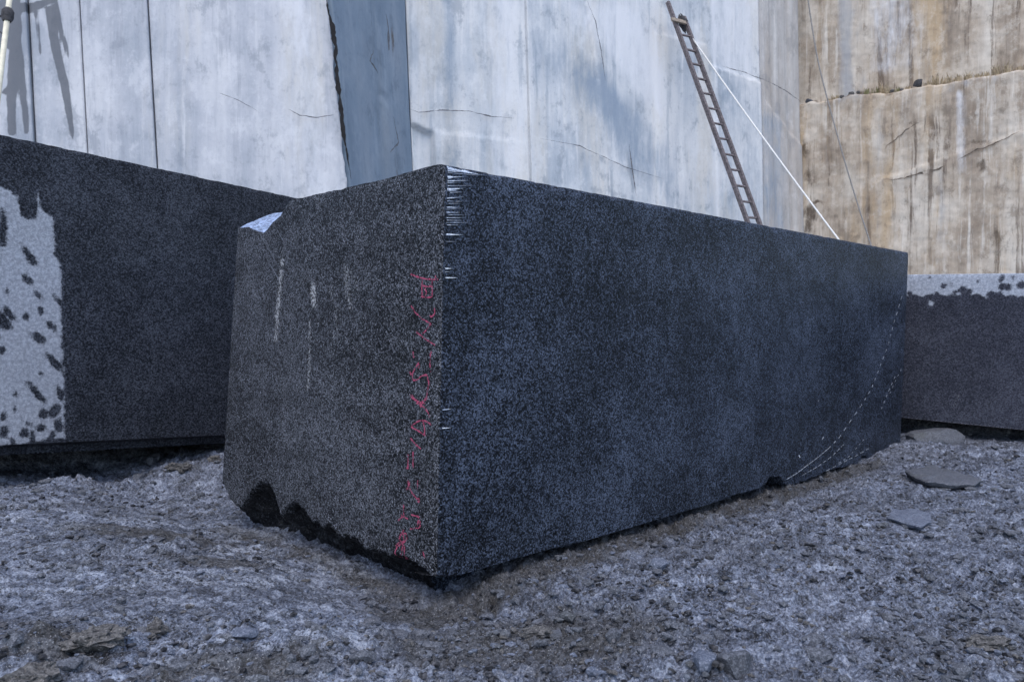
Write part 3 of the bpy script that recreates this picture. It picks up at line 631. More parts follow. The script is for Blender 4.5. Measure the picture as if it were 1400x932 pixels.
def disp_main(V, W):
    x, y, z = V.T; u, v, w = W.T; D = np.zeros_like(V)
    onl = (u < 1e-6); onf = (v < 1e-6); top = (w > 1-1e-6)
    Ht = z/np.maximum(w, 1e-3)
    dl, df, dt, db = x-0.03*w, y, (1-w)*1.8, w*1.8         # distance from each face
    # chipped arrises
    def arris(d, amp, s1, seed): return amp*np.exp(-d/.016)*(.45+np.clip(fbm(s1*7, d*0, 0, 4, seed, .7)*1.8, 0, 2))
    ar = arris(np.maximum(dt, 0), .018, x, 3); D[:, 1] += np.where(v < .5, ar*np.exp(-df/.05), 0)
    ar = arris(np.maximum(df, 0), .020, x, 3); D[:, 2] -= np.where(w > .5, ar*np.exp(-dt/.05), 0)
    near = np.exp(-np.abs(df)/.014)*np.exp(-np.abs(dl)/.08); D[:, 0] += .012*near*(.5+fbm(z*8, 0*z, 0, 4, 7, .7))
    near = np.exp(-np.abs(dl)/.014)*np.exp(-np.abs(df)/.08); D[:, 1] += .012*near*(.5+fbm(z*8, 0*z, 0, 4, 9, .7))
    # uneven top of the left face
    tl = np.exp(-np.maximum(dl, 0)/.5)*(w > .7)*sstep(.82, 1, w)
    D[:, 2] -= tl*(.010+.02*np.abs(fbm(y*3.2, 0*y, 0, 5, 13, .6)))*sstep(.1, .5, y)
    # left face relief from the wire saw
    lf = np.exp(-np.maximum(dl, 0)/.03)
    D[:, 0] += lf*(.005*fbm(y*3, z*3, 0, 4, 15)+.0022*noise3(y*30+z*30, (y-z)*3, 0, 17)+.0015*noise3(y*55, z*55, 0, 18))
    ff = np.exp(-np.maximum(df, 0)/.03)
    D[:, 1] += ff*(.006*fbm(x*1.2, z*1.2, 0, 3, 19)+.0012*noise3(x*45, z*45, 0, 20))
    # broken top far-left corner
    dz = c011[2]*1.0
    y_top = np.interp(y, chip[:, 0], chip[:, 1]); orig = c001[2]+(c011[2]-c001[2])*v
    drop = np.where(y > chip[0, 0], np.maximum(orig-y_top, 0), 0)
    run = .22; fall = drop*np.clip(1-np.maximum(dl, 0)/run, 0, 1)+(drop > .03)*(.020*noise3(x*13, y*13, 0, 23)+.020*np.abs(noise3(x*34, y*34, 0, 24)))*np.clip(1-dl/run, 0, 1)*sstep(0, .05, dl)
    newz = orig-fall
    hi = (z > newz-.0) & (w > .55)
    D[:, 2] += np.where(hi & (drop > 0), newz-z, 0)
    # broken lower edge of the left face: the stone is missing back from the arris
    yb = np.interp(y, brk[:, 0], brk[:, 1])+.022*fbm(y*16, 0*y, 0, 3, 25)+.024*fbm(y*55, 0*y, 0, 2, 26)
    m = sstep(.0, .035, yb-z)*(w < .5)
    cut = m*(.035+.16*np.clip((yb-z)/.2, 0, 1)+.07*fbm(y*9, z*9, 0, 4, 27, .65))
    D[:, 0] += cut*np.exp(-np.maximum(dl, 0)/.35)
    # lower edge of the right face
    zb = np.interp(x, rbot[:, 0], rbot[:, 1])+.010*fbm(x*9, 0*x, 0, 4, 29, .65)+.004
    m = sstep(0, .02, zb-z)*(w < .4)
    D[:, 1] += m*(.16+.03*fbm(x*12, z*12, 0, 3, 31))*np.exp(-np.maximum(df, 0)/.3)
    return D
def attr_main(V, W):
    x, y, z = V.T; u, v, w = W.T
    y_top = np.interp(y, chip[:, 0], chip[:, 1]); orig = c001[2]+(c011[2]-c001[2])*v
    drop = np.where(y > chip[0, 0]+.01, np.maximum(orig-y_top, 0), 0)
    pale = np.where((w > 1-1e-6) & (drop > 0) & (x < .40), .05, -1.)  # broken corner: unweathered stone, reflected sky put into its pale blue
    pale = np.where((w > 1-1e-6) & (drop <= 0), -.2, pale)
    st = np.zeros(len(V))
    if True:
        for pts, r, a in (([(386, 355), (383, 390), (379, 430), (377, 462)], .022, 1.0), ([(428, 393), (429, 415)], .026, 1.15), ([(424, 440), (423, 500), (421, 530)], .012, .9),
                          ([(473, 368), (476, 400), (480, 420)], .022, .8), ([(318, 370), (312, 400)], .02, .8), ([(452, 395), (462, 430), (458, 455)], .03, .55), ([(388, 330), (384, 352)], .02, .6), ([(480, 375), (490, 395)], .02, .6)):
            P = [face_left(*p) for p in pts]
            for a0, a1 in zip(P[:-1], P[1:]):
                e = a1[1:]-a0[1:]; t = np.clip(((y-a0[1])*e[0]+(z-a0[2])*e[1])/(e@e), 0, 1)
                d = np.hypot(y-a0[1]-t*e[0], z-a0[2]-t*e[1]); st = np.maximum(st, .85*a*np.exp(-(d/(r*1.5))**2)*(u < 1e-6))
    yb = np.interp(y, brk[:, 0], brk[:, 1])+.022*fbm(y*16, 0*y, 0, 3, 25)+.024*fbm(y*55, 0*y, 0, 2, 26)
    broken_dark = sstep(-.004, .02, yb-z)*(w < .5)*(u < 1e-6)  # darkens the broken lower edge of the left face
    return {'pale': pale, 'streak': st, 'broken_dark': broken_dark}
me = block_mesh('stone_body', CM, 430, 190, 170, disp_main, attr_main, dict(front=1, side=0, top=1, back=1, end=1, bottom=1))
weld_sharp(me)
block = empty('granite_block', tuple(B0)); block.rotation_euler = (0, 0, A45)
tag(block, 'big dark speckled granite block with red crayon writing on its near edge', 'stone block')
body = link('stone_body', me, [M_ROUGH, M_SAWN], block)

# crayon writing that climbs the near edge of the left face
Z2 = lambda *p: [(520+a/4.66, 360+b/4.66) for a, b in p]
Z3 = lambda *p: [(520+a/3.883, 540+b/3.883) for a, b in p]
strokes = [Z2((195, 68), (240, 86), (290, 100), (370, 104)), Z2((350, 75), (358, 104)), Z2((268, 108), (266, 160), (272, 215)), Z2((270, 140), (300, 150), (330, 142)), Z2((332, 112), (332, 220)), Z2((262, 210), (290, 218), (332, 214)), Z2((285, 160), (300, 185), (288, 206)),
           Z2((198, 270), (225, 315), (270, 352), (326, 386)), Z2((345, 285), (352, 318), (325, 346), (318, 330)), Z2((325, 386), (290, 430), (268, 452)), Z2((228, 436), (290, 482), (348, 520)),
           Z2((210, 560), (215, 600)), Z2((325, 560), (316, 610), (322, 690)), Z2((248, 630), (222, 668), (206, 700), (206, 745), (236, 742), (262, 716), (300, 708), (311, 760), (300, 820), (296, 852), (266, 884), (240, 886), (262, 918)), Z2((195, 835), (240, 880), (285, 893)), Z2((190, 690), (200, 712)), Z2((240, 632), (255, 655), (245, 668)),
           Z3((162, 4), (205, 46), (226, 42), (252, 14)), Z3((190, 40), (222, 50)), Z3((205, 46), (236, 66), (256, 92), (262, 118)), Z3((165, 165), (205, 135), (240, 136), (272, 156)), Z3((165, 168), (205, 190), (242, 216)), Z3((226, 138), (236, 172), (236, 206)), Z3((160, 228), (186, 258), (216, 284)),
           Z3((150, 312), (149, 386)), Z3((175, 298), (176, 386)), Z3((136, 384), (152, 387)), Z3((150, 452), (149, 502), (138, 497)), Z3((155, 458), (158, 500), (174, 522)), Z3((200, 452), (200, 500)), Z3((174, 522), (196, 548), (206, 574), (211, 544), (196, 550)),
           Z3((125, 580), (126, 640), (96, 662)), Z3((112, 636), (148, 656)), Z3((165, 633), (212, 646), (211, 704), (160, 710)), Z3((206, 660), (196, 690)), Z3((126, 714), (100, 760), (118, 786), (143, 766), (140, 730), (108, 738)), Z3((118, 724), (130, 770), (98, 800)),
           Z3((95, 790), (76, 838), (98, 880), (128, 872), (132, 800), (100, 778), (84, 800)), Z3((228, 828), (236, 862)), Z3((120, 800), (112, 850))]
def ribbon(pts3, width, nrm):
    P = []
    for a, b in zip(pts3[:-1], pts3[1:]):
        n = max(2, int(np.linalg.norm(b-a)/.006))
        P += [a+(b-a)*k/n for k in range(n)]
    P.append(pts3[-1]); P = np.array(P); V = []
    if len(P) > 5:
        for _ in range(3): P[1:-1] = .5*P[1:-1]+.25*(P[:-2]+P[2:])
    for i in range(len(P)):
        t = P[min(i+1, len(P)-1)]-P[max(i-1, 0)]; s = np.cross(t, nrm); s /= np.linalg.norm(s)+1e-9
        wd = width*(.75+.45*math.sin(i*.9)*random.random()+.2*random.random())
        V += [P[i]-s*wd/2, P[i]+s*wd/2]
    i = np.arange(len(P)-1)*2
    return np.array(V), np.stack([i, i+1, i+3, i+2], -1)
from mathutils.bvhtree import BVHTree
bvh = BVHTree.FromPolygons([v.co[:] for v in me.vertices], [p.vertices[:] for p in me.polygons])
def drape(q, nrm, lift=.0022):                              # lay a point on the rough stone surface
    q = Vector(q); n = Vector(nrm); h = bvh.ray_cast(q+n*.25, -n)
    return np.array(h[0]+n*lift) if h[0] is not None and (h[0]-q).length < .08 else np.array(q+n*lift)
for st in strokes:
    pts = [face_left(*p) for p in st]
    V, Q = ribbon(pts, .0080, np.array([-1., 0, 0])); V = np.array([drape(q, (-1, 0, 0)) for q in V])
    link('crayon_stroke', mesh_np('crayon_stroke', V, Q), M_CRAYON, body)
# saw notches along the top of the near arris, their sky glints painted pale
zoom4 = lambda a, b: (580+a/4.905, 210+b/4.905)
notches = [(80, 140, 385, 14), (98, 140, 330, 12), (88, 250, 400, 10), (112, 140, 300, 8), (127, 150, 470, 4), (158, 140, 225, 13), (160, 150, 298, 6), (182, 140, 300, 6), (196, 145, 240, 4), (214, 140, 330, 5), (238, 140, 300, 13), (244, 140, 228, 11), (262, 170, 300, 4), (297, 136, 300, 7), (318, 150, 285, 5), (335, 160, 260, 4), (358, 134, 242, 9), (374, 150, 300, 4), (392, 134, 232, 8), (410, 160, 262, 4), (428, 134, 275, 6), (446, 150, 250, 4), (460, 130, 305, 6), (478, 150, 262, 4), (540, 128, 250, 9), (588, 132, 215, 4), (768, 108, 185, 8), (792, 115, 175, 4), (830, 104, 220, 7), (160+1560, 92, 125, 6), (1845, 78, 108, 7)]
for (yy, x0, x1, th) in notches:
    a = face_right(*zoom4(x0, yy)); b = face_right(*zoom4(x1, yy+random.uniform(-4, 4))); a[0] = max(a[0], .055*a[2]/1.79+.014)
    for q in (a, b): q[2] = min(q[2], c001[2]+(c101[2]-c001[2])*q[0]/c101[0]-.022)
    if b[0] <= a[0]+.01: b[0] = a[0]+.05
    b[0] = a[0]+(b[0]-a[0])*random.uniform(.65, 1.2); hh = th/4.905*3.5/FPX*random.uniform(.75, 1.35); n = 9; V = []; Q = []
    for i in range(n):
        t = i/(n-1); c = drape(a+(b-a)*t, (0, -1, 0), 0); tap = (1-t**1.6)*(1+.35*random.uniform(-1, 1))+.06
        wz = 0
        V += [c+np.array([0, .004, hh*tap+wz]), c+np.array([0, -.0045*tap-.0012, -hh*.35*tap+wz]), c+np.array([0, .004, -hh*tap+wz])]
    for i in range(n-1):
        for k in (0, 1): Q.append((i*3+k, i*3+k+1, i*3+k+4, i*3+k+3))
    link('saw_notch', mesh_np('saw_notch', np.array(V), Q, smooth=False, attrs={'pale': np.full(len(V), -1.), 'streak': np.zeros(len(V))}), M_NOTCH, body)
# beaded scrapes left by the diamond wire at the far end
zoom6 = lambda a, b: (1040+a/2.913, 360+b/2.913)
arcs = [([(562, 130), (530, 235), (505, 330), (440, 500), (400, 565), (310, 695), (270, 735)], 16, 11, 3.4), ([(270, 735), (225, 772), (180, 805), (135, 840), (100, 860)], 3, 22, 2.4), ([(535, 450), (500, 530), (472, 602)], 13, 9, 2.8), ([(560, 420), (535, 470), (505, 540)], 14, 8, 2.0),
        ([(430, 735), (380, 765), (330, 790), (250, 830)], 10, 12, 2.0), ([(330, 720), (285, 765), (230, 805), (160, 845)], 8, 14, 2.0), ([(250, 690), (243, 702)], 1, 12, 5.0), ([(150, 762), (156, 776)], 1, 12, 6.0), ([(228, 540), (230, 552)], 1, 9, 3.0), ([(410, 700), (350, 770), (300, 800)], 10, 9, 1.8)]
for pts, gap, dash, wdt in arcs:
    pts = [np.array(p, float) for p in pts]; seg = []
    for a, b in zip(pts[:-1], pts[1:]): seg += [a+(b-a)*k/30 for k in range(30)]
    seg.append(pts[-1]); acc = 0; cur = [seg[0]]; on = True
    out = []
    for a, b in zip(seg[:-1], seg[1:]):
        acc += np.linalg.norm(b-a)
        if on: cur.append(b)
        if acc > (dash if on else gap):
            if on and len(cur) > 1: out.append(cur)
            acc = 0; on = not on; cur = [b]
    for c_ in out or [seg]:
        P = [face_right(*zoom6(*q)) for q in (c_[0], c_[-1])]
        if np.linalg.norm(P[1]-P[0]) < .004: continue
        V, Q = ribbon(P, wdt/2.913*6.5/FPX, np.array([0., -1, 0])); V = np.array([drape(q, (0, -1, 0)) for q in V])
        link('wire_scrape', mesh_np('wire_scrape', V, Q), M_WIREMARK, body)

# --- the two other blocks
def side_block(name, P, d, n, s0, s1, zfun_b, zfun_t, thick, mat, dens, attrf, label, ledge_h=0.0, seed=0, parts=None):
    root = empty(name, (P[0]+d[0]*s0, P[1]+d[1]*s0, 0)); ang = math.atan2(d[1], d[0]); root.rotation_euler = (0, 0, ang)
    L = s1-s0; sgn = 1 if (-d[1]*n[0]+d[0]*n[1]) > 0 else -1
    cs = [[[np.array([u*L, sgn*v*thick, (zfun_b, zfun_t)[w](s0+u*L)]) for w in (0, 1)] for v in (0, 1)] for u in (0, 1)]
    def dsp(V, W):
        x, y, z = V.T; u, v, w = W.T; D = np.zeros_like(V); yy = y*sgn; h = (zfun_t(s0)-zfun_b(s0))
        dt = (1-w)*h; db = w*h; df = np.maximum(yy, 0)
        D[:, 1] += sgn*np.exp(-df/.03)*(.008*fbm(x*1.5, z*1.5, 0, 4, seed)+.0015*noise3(x*40, z*40, 0, seed+1))
        a = (.35+np.clip(2.2*fbm(x*6, 0*x, 0, 4, seed+2, .7), 0, 2))*.013
        D[:, 2] -= a*np.exp(-df/.016)*np.exp(-dt/.05)*(w > .5); D[:, 1] += sgn*a*np.exp(-dt/.02)*np.exp(-df/.05)*(v < .5)
        a = (.35+np.clip(2.2*fbm(x*6, 0*x+4, 0, 4, seed+3, .7), 0, 2))*.010
        D[:, 1] += sgn*a*np.exp(-db/.02)*np.exp(-df/.05)*(v < .5)
        if ledge_h: D[:, 1] += sgn*.07*sstep(ledge_h+.008, ledge_h-.008, db)*(v < .5)*np.exp(-df/.3)
        return D
    me = block_mesh('stone_body', cs, *dens, dsp, lambda V, W: attrf(V, W, s0), dict(front=0, side=0, top=0, back=0, end=0, bottom=0))
    weld_sharp(me); link('stone_body', me, mat, root); tag(root, label, 'stone block'); return root
nL = (LBn[0], LBn[1], 0); pL = (LB0[0], LB0[1], 0)
def on_L(px, py): q = on_plane(px, py, pL, nL); return np.array([(q[:2]-LB0)@LBd, q[2]])
def pale_left(V, W, s0):
    x, y, z = V.T; s = x+s0; f = W[:, 1] < 1e-6
    top = np.array([on_L(*p) for p in ((-220, 248), (-160, 262), (-120, 240), (-60, 262), (-20, 250), (0, 254), (14, 262), (24, 268), (27, 285), (30, 296), (40, 301), (50, 297), (52, 284), (49, 268), (53, 263), (57, 285), (63, 292), (73, 298), (75, 345), (83, 362), (84, 420), (84, 455), (87, 500), (88, 560), (89, 598), (60, 601), (30, 606), (0, 610), (-120, 618), (-220, 620))])
    d = poly_sdf(s, z, top)
    sp = [(4, 312, 7, 30, 0), (41, 351, 6, 16, -35), (38, 382, 5, 10, -50), (52, 404, 5, 8, -40), (12, 428, 6, 13, -40), (4, 440, 9, 16, -35), (35, 432, 6, 6, 0), (10, 398, 3, 4, 0), (55, 425, 5, 6, 0), (70, 446, 5, 9, -50), (54, 462, 7, 14, -60), (3, 477, 6, 6, 0), (76, 497, 6, 18, -40), (82, 415, 4, 16, -35), (50, 537, 5, 18, -40), (22, 538, 3, 3, 0), (56, 510, 3, 3, 0), (20, 560, 3, 4, 0), (5, 570, 6, 6, 0), (58, 566, 9, 7, -60), (75, 562, 12, 8, -60), (57, 585, 8, 6, 0), (38, 578, 3, 8, -60), (33, 592, 8, 6, -70), (6, 590, 9, 7, -70), (80, 580, 7, 10, 0), (70, 597, 10, 5, -80), (45, 600, 12, 4, -90), (18, 604, 8, 4, -90), (83, 540, 5, 12, -20)]
    rr = random.Random(3)
    sp += [(rr.uniform(-200, -8), rr.uniform(330, 600), rr.uniform(3, 8), rr.uniform(5, 16), rr.uniform(-60, -30)) for _ in range(40)]
    for (cx, cy, rx, ry, an) in sp:
        c = on_L(cx, cy); k = np.linalg.norm(on_L(cx+1, cy)-c); kz = abs(on_L(cx, cy+1)[1]-c[1]); a = math.radians(an); rx *= .85; ry *= .9
        ds, dz = (s-c[0])/k, -(z-c[1])/kz
        p = ds*math.cos(a)+dz*math.sin(a); q = -ds*math.sin(a)+dz*math.cos(a)
        e = (np.hypot(p/rx, q/ry)-1)*min(rx, ry)*kz
        d = np.minimum(d, e)
    return {'pale': np.where(f, d+.012*noise3(s*14, z*14, 0, 101), -1.), 'streak': 0*s}
zbL = lambda s: .172-.072*s; ztL = lambda s: 2.44-.0545*s
side_block('granite_block', LB0, LBd, LBn, -2.3, 3.1, zbL, ztL, 1.5, M_WET, (330, 60, 170), pale_left, 'tilted dark granite block with pale dried patch, at left behind the biggest block', ledge_h=.068, seed=201)
def pale_right(V, W, s0):
    x, y, z = V.T; s = x+s0; top = 1.59-.02*s; f = W[:, 1] < 1e-6
    h = top-z; edge = .205+.06*noise3(s*3.5, 0*s, 0, 111)+.035*noise3(s*11, 0*s, 0, 112)
    d = edge-h
    rr = random.Random(5)
    for _ in range(130):
        cs_, ch = rr.uniform(-.5, 3), rr.uniform(.02, .30); r = rr.uniform(.010, .045)*(.5+ch*2.6)
        e = np.hypot((s-cs_), (h-ch))
        if rr.random() < (.6 if ch < .12 else .85): d = np.minimum(d, e-r)
        elif ch < .34: d = np.maximum(d, np.where(h < .32, r*.6-e, d))
    return {'pale': np.where(f, d, np.where((W[:, 2] > 1-1e-6), .05, -1.)), 'streak': .5*np.exp(-(seg_d(s, z, (.42, .30), (.47, .42))/.02)**2)}
zbR = lambda s: .165-.046*s; ztR = lambda s: 1.59-.02*s
side_block('granite_block', RB0, RBd, RBn, -.45, 3.0, zbR, ztR, 1.4, M_FAR, (190, 50, 90), pale_right, 'low dark granite block with pale spotted top band, at right beyond the biggest block', seed=221)

# ---------------------------------------------------------------- ladder, ropes, pole
WL0 = np.array([*PB1, 0]); 
lt = on_plane(903, 8, (PB1[0], PB1[1], 0), (dB[1], -dB[0], 0)); lt = lt+np.array([dB[1], -dB[0], 0])*.22
foot = np.array([5.25, 14.15, 0]); foot[2] = gz(foot[0], foot[1])-.02
rd = np.array([dB[0], dB[1], 0]); wL = .32
lad = empty('ladder', tuple(foot)); tag(lad, 'long narrow rusted ladder leaning on the streaked quarry wall', 'ladder')
up = lt-foot; Llen = np.linalg.norm(up); upn = up/Llen; pn = np.cross(rd, upn); pn /= np.linalg.norm(pn)
def bar(name, a, b, w, t, mat, parent, wd):
    a = np.array(a)-foot; b = np.array(b)-foot; ax = (b-a)/np.linalg.norm(b-a); s = np.array(wd)-ax*np.dot(wd, ax); s /= np.linalg.norm(s); q = np.cross(ax, s); V = []
    for p in (a, b):
        for (i, j) in ((-1, -1), (1, -1), (1, 1), (-1, 1)): V.append(p+s*w/2*i+q*t/2*j)
    return link(name, mesh_np(name, np.array(V), [(0, 1, 2, 3), (4, 5, 6, 7), (0, 1, 5, 4), (1, 2, 6, 5), (2, 3, 7, 6), (3, 0, 4, 7)], smooth=False), mat, parent)
bar('stile', foot, lt, .055, .08, M_IRON, lad, rd)
bar('stile', foot+rd*wL, lt+rd*wL-upn*.30, .055, .08, M_IRON, lad, rd)
k = 0
for i in range(1, 40):
    sd_ = .25+i*.345
    if sd_ > Llen-.3: break
    o_ = upn*sd_
    tilt = upn*random.uniform(-.015, .015)
    bar('rung', foot+o_-rd*.02, foot+o_+rd*(wL+.02)+tilt, .030, .034, M_IRON, lad, upn)
# board and dark rag wedged at the ladder top
bt = lt-upn*.62
board = bar('wooden_board', bt-rd*.16+pn*.07+upn*.1, bt+rd*.22+pn*.07+upn*.1, .08, .04, M_WOOD, None, upn); board.location = tuple(foot)
tag(board, 'short weathered board wedged across the top of the rusted ladder', 'board')
th = np.linspace(0, 2*np.pi, 14, endpoint=False); V = []; nr = 9
for i in range(nr):
    t = i/(nr-1); r = .10*math.sin(math.pi*min(.98, max(.05, t)))**.6
    for a in th: V.append((r*math.cos(a)*(1+.4*noise3(a, t*4, 1, 5)), r*.7*math.sin(a)*(1+.4*noise3(a, t*4, 3, 6)), (t-.5)*.36+.03*math.sin(3*a)))
Q = [(i*14+j, i*14+(j+1) % 14, (i+1)*14+(j+1) % 14, (i+1)*14+j) for i in range(nr-1) for j in range(14)]
rag = link('rag', mesh_np('rag', np.array(V, float), Q), M_RAG, None, tuple(lt-upn*.45+rd*.26+pn*-.02)); rag.rotation_euler = (.2, -.5, .3)
tag(rag, 'bundled dark rag tied at the top of the rusted ladder', 'rag')
def hang(a, b, sag, n=26, bulge=(0, 0, 0)):
    a = np.array(a); b = np.array(b); return [a+(b-a)*t+np.array([0, 0, -4*sag*t*(1-t)])+np.array(bulge)*4*t*(1-t) for t in np.linspace(0, 1, n)]
ra = lt-upn*.75+rd*(wL)+pn*0
rb = np.array([6.75, 12.0, 0]); rb[2] = gz(rb[0], rb[1])
tag(tube_obj('rope', hang(ra, rb, .10), .015, M_ROPE), 'taut white rope slanting from the ladder top to the ground', 'rope')
cp = [on_plane(x, y, (*(PE0+nE*.35), 0), (nE[0], nE[1], 0)) for x, y in ((1096, -50), (1105, 0), (1112, 50), (1120, 92), (1131, 135), (1144, 182), (1160, 238), (1176, 290), (1192, 338), (1208, 390), (1226, 450), (1240, 500))]
cp[-1] = np.array([cp[-1][0], cp[-1][1], gz(cp[-1][0], cp[-1][1])]) if True else cp[-1]
cp.insert(0, np.array([cp[0][0]-.3, cp[0][1]+.3, ZT-.3]))
sm = []
for a, b in zip(cp[:-1], cp[1:]): sm += [a+(b-a)*t for t in np.linspace(0, 1, 6)[:-1]]
sm.append(cp[-1]); sm = np.array(sm)
for _ in range(6): sm[1:-1] = .5*sm[1:-1]+.25*(sm[:-2]+sm[2:])
tag(tube_obj('cable', list(sm), .017, M_CABLE), 'thin grey cable hanging down the brown quarry wall', 'cable')
pf = np.array([-6.62, 9.5, 0]); pf[2] = gz(pf[0], pf[1])-.02; pt = np.array([-6.62, 10.98, 7.3])
pole = empty('pole', tuple(pf)); tag(pole, 'slim cream pole leaning on the pale wall at the far left', 'pole')
rel = lambda p: np.array(p)-pf
tube_obj('pole_shaft', [rel(pf), rel(pf+(pt-pf)*.5), rel(pt)], .034, M_HOSE, pole, 10)
kp = pf+(pt-pf)*((CAM_H+418/FPX*10.6)/7.3)
tube_obj('collar', [rel(kp-(pt-pf)*.012), rel(kp-(pt-pf)*.006), rel(kp+(pt-pf)*.006), rel(kp+(pt-pf)*.012)], [.05, .075, .075, .05], M_RAG, pole, 10)
tube_obj('wire_loop', [rel(kp)+np.array([.06*math.cos(a)-.05, -.03, -.13+.12*math.sin(a)]) for a in np.linspace(.6, 5.4, 14)], .008, M_RAG, pole, 6)

# ---------------------------------------------------------------- loose stones
def stone_mesh(name, size, seed, flat=0.0, n=3, sharp=.55, crumb=0.0):
    import bmesh
    bm = bmesh.new(); bmesh.ops.create_icosphere(bm, subdivisions=n, radius=1)
    r = random.Random(seed); planes = [(Vector((r.gauss(0, 1), r.gauss(0, 1), r.gauss(0, 1)*.8)).normalized(), r.uniform(sharp, .92)) for _ in range(11)]
    planes.append((Vector((r.uniform(-.2, .2), r.uniform(-.2, .2), 1)).normalized(), .45 if flat else .7))
    for v in bm.verts:
        p = v.co.copy()
        for nn, d in planes:
            k = p.dot(nn)
            if k > d: p -= nn*(k-d)
        q = np.array(p); w = .05*float(noise3(q[0]*4, q[1]*4, q[2]*4, seed))+(crumb*float(fbm(q[0]*2.6, q[1]*2.6, q[2]*2.6, 4, seed, .6)) if crumb else 0)
        p *= 1+w; v.co = Vector((p.x*size[0], p.y*size[1], p.z*size[2]))
    me = bpy.data.meshes.new(name); bm.to_mesh(me); bm.free()
    for p in me.polygons: p.use_smooth = True
    for nm in ('pale', 'streak'):
        at = me.attributes.new(nm, 'FLOAT', 'POINT'); at.data.foreach_set('value', np.full(len(me.vertices), -1. if nm == 'pale' else 0.))
    weld_sharp(me, 28); return me
def ground_pt(px, py):
    z = 0.0
    for _ in range(6):
        d = ray(px, py); t = (z-CAM_H)/d[2]; x, y = d[0]*t, d[1]*t; z = gz(x, y)
    return x, y, z
def stone(name, px, py, size, seed, mat, label, flat=0, rz=0, sink=.35, tilt=(0, 0), cat='stone', sharp=.55):
    x, y, z = ground_pt(px, py)
    o = link(name, stone_mesh(name, size, seed, flat, n=4 if cat == 'clod' or mat is M_CLOD else 3, sharp=sharp, crumb=.75 if mat is M_CLOD else .12), mat, None, (x, y, z+size[2]*(1-2*sink)*.6)); o.rotation_euler = (tilt[0], tilt[1], rz)
    tag(o, label, cat); return o
def slab(outline, thick, lift, mat, label, seed, tilt=(0, 0)):
    P = np.array([ground_pt(*p)[:2] for p in outline]); c = P.mean(0); out = []
    for a, b in zip(P, np.roll(P, -1, 0)):
        k = max(2, int(np.linalg.norm(b-a)/.015)); out += [a+(b-a)*i/k for i in range(k)]
    out = np.array(out)-c; i = np.arange(len(out)); ang = i/len(out)*2*np.pi
    out = out*(1+.05*fbm(np.cos(ang)*3+5, np.sin(ang)*3, 0, 4, seed, .7))[:, None]; n = len(out); V = []; F = []
    rings = [(.0, 1), (.35, 1), (.65, 1), (.88, .97), (.97, .93), (1.0, .78), (.97, .45), (.90, .15), (.80, 0)]
    for r, h in rings:
        for q in out: V.append((q[0]*r, q[1]*r, h*thick+(.012*float(noise3(q[0]*r*11, q[1]*r*11, 0, seed))+.006*float(noise3(q[0]*r*31, q[1]*r*31, h, seed)) if r > 0 else 0)))
    for k in range(len(rings)-1):
        for q in range(n): F.append((k*n+q, k*n+(q+1) % n, (k+1)*n+(q+1) % n, (k+1)*n+q))
    me = mesh_np('stone_slab', np.array(V), F, attrs={'pale': np.full(len(V), -1.), 'streak': np.zeros(len(V))}); weld_sharp(me, 40)
    o = link('stone_slab', me, mat, None, (c[0], c[1], gz(*c)+lift)); o.rotation_euler = (tilt[0], tilt[1], 0); return tag(o, label, 'stone')
slab([(1237, 652), (1252, 646), (1275, 644), (1305, 646), (1328, 656), (1342, 665), (1332, 671), (1295, 672), (1268, 669), (1248, 661)], .052, -.004, M_STONE, 'flat dark-edged stone slab lying beside the far end of the biggest block', 11, (-.02, .03))
slab([(1212, 712), (1222, 702), (1250, 700), (1272, 706), (1274, 718), (1258, 727), (1232, 722)], .03, .0, M_STONE_BLUE, 'pale bluish flat stone pressed into the ground in front of the dark-edged slab', 14)
stone('rock', 1277, 604, (.29, .18, .13), 12, M_STONE, 'low grey rock hump under the edge of the right-hand block', 0, .1, .35, sharp=.8)
stone('stone_chip', 899, 778, (.052, .034, .026), 13, M_STONE_BLUE, 'small bluish stone chip on the grit before the biggest block', 1, -.5, .15, (.25, .1))
stone('stone', 736, 872, (.062, .04, .03), 15, M_CLOD, 'brown-grey stone on the ground at bottom centre, below the near corner', 0, .4)
stone('stone', 838, 873, (.035, .03, .026), 16, M_STONE, 'small dark wedge-shaped stone at bottom centre, right of the brown-grey one', 0, .9, .2)
stone('stone', 1352, 884, (.085, .045, .032), 17, M_CLOD, 'dark lumpy stone near the lower right corner', 0, .1)
stone('stone', 1003, 915, (.065, .05, .055), 18, M_STONE, 'upright dark stone at the bottom edge right of centre', 0, .5, .2)
stone('stone', 962, 908, (.06, .045, .035), 19, M_STONE_BLUE, 'pale stone beside the upright dark stone at the bottom edge', 0, 1.5, .3)
stone('stone', 336, 862, (.055, .04, .024), 20, M_STONE_BLUE, 'pale bluish stone on the mud at lower left of centre', 1, .3, .3)
stone('mud_clod', 126, 878, (.10, .075, .05), 21, M_CLOD, 'larger brownish mud clod near the lower left corner', 0, .3, .35, cat='clod')
stone('mud_clod', 40, 906, (.085, .07, .06), 22, M_CLOD, 'brownish mud clod with dark hollow in the lower left corner', 0, .9, .3, cat='clod')
stone('mud_clod', 215, 858, (.07, .05, .035), 23, M_CLOD, 'mud clod right of the larger brownish clod at lower left', 0, 1.9, .35, cat='clod')
stone('stone', 189, 641, (.055, .05, .045), 24, M_STONE, 'round grey stone at the shadow edge under the left block', 0, .2, .2)
stone('stone', 262, 657, (.11, .06, .05), 25, M_STONE, 'dark stone on the rubble by the left corner of the biggest block', 0, .2, .3)
stone('stone', 238, 661, (.07, .05, .04), 26, M_CLOD, 'brownish stone left of the dark stone on the rubble', 0, 1.2, .3)
stone('stone', 1145, 718, (.05, .03, .02), 27, M_STONE, 'thin dark stone sliver on the grit, below the far end of the biggest block', 0, -.6, .2)
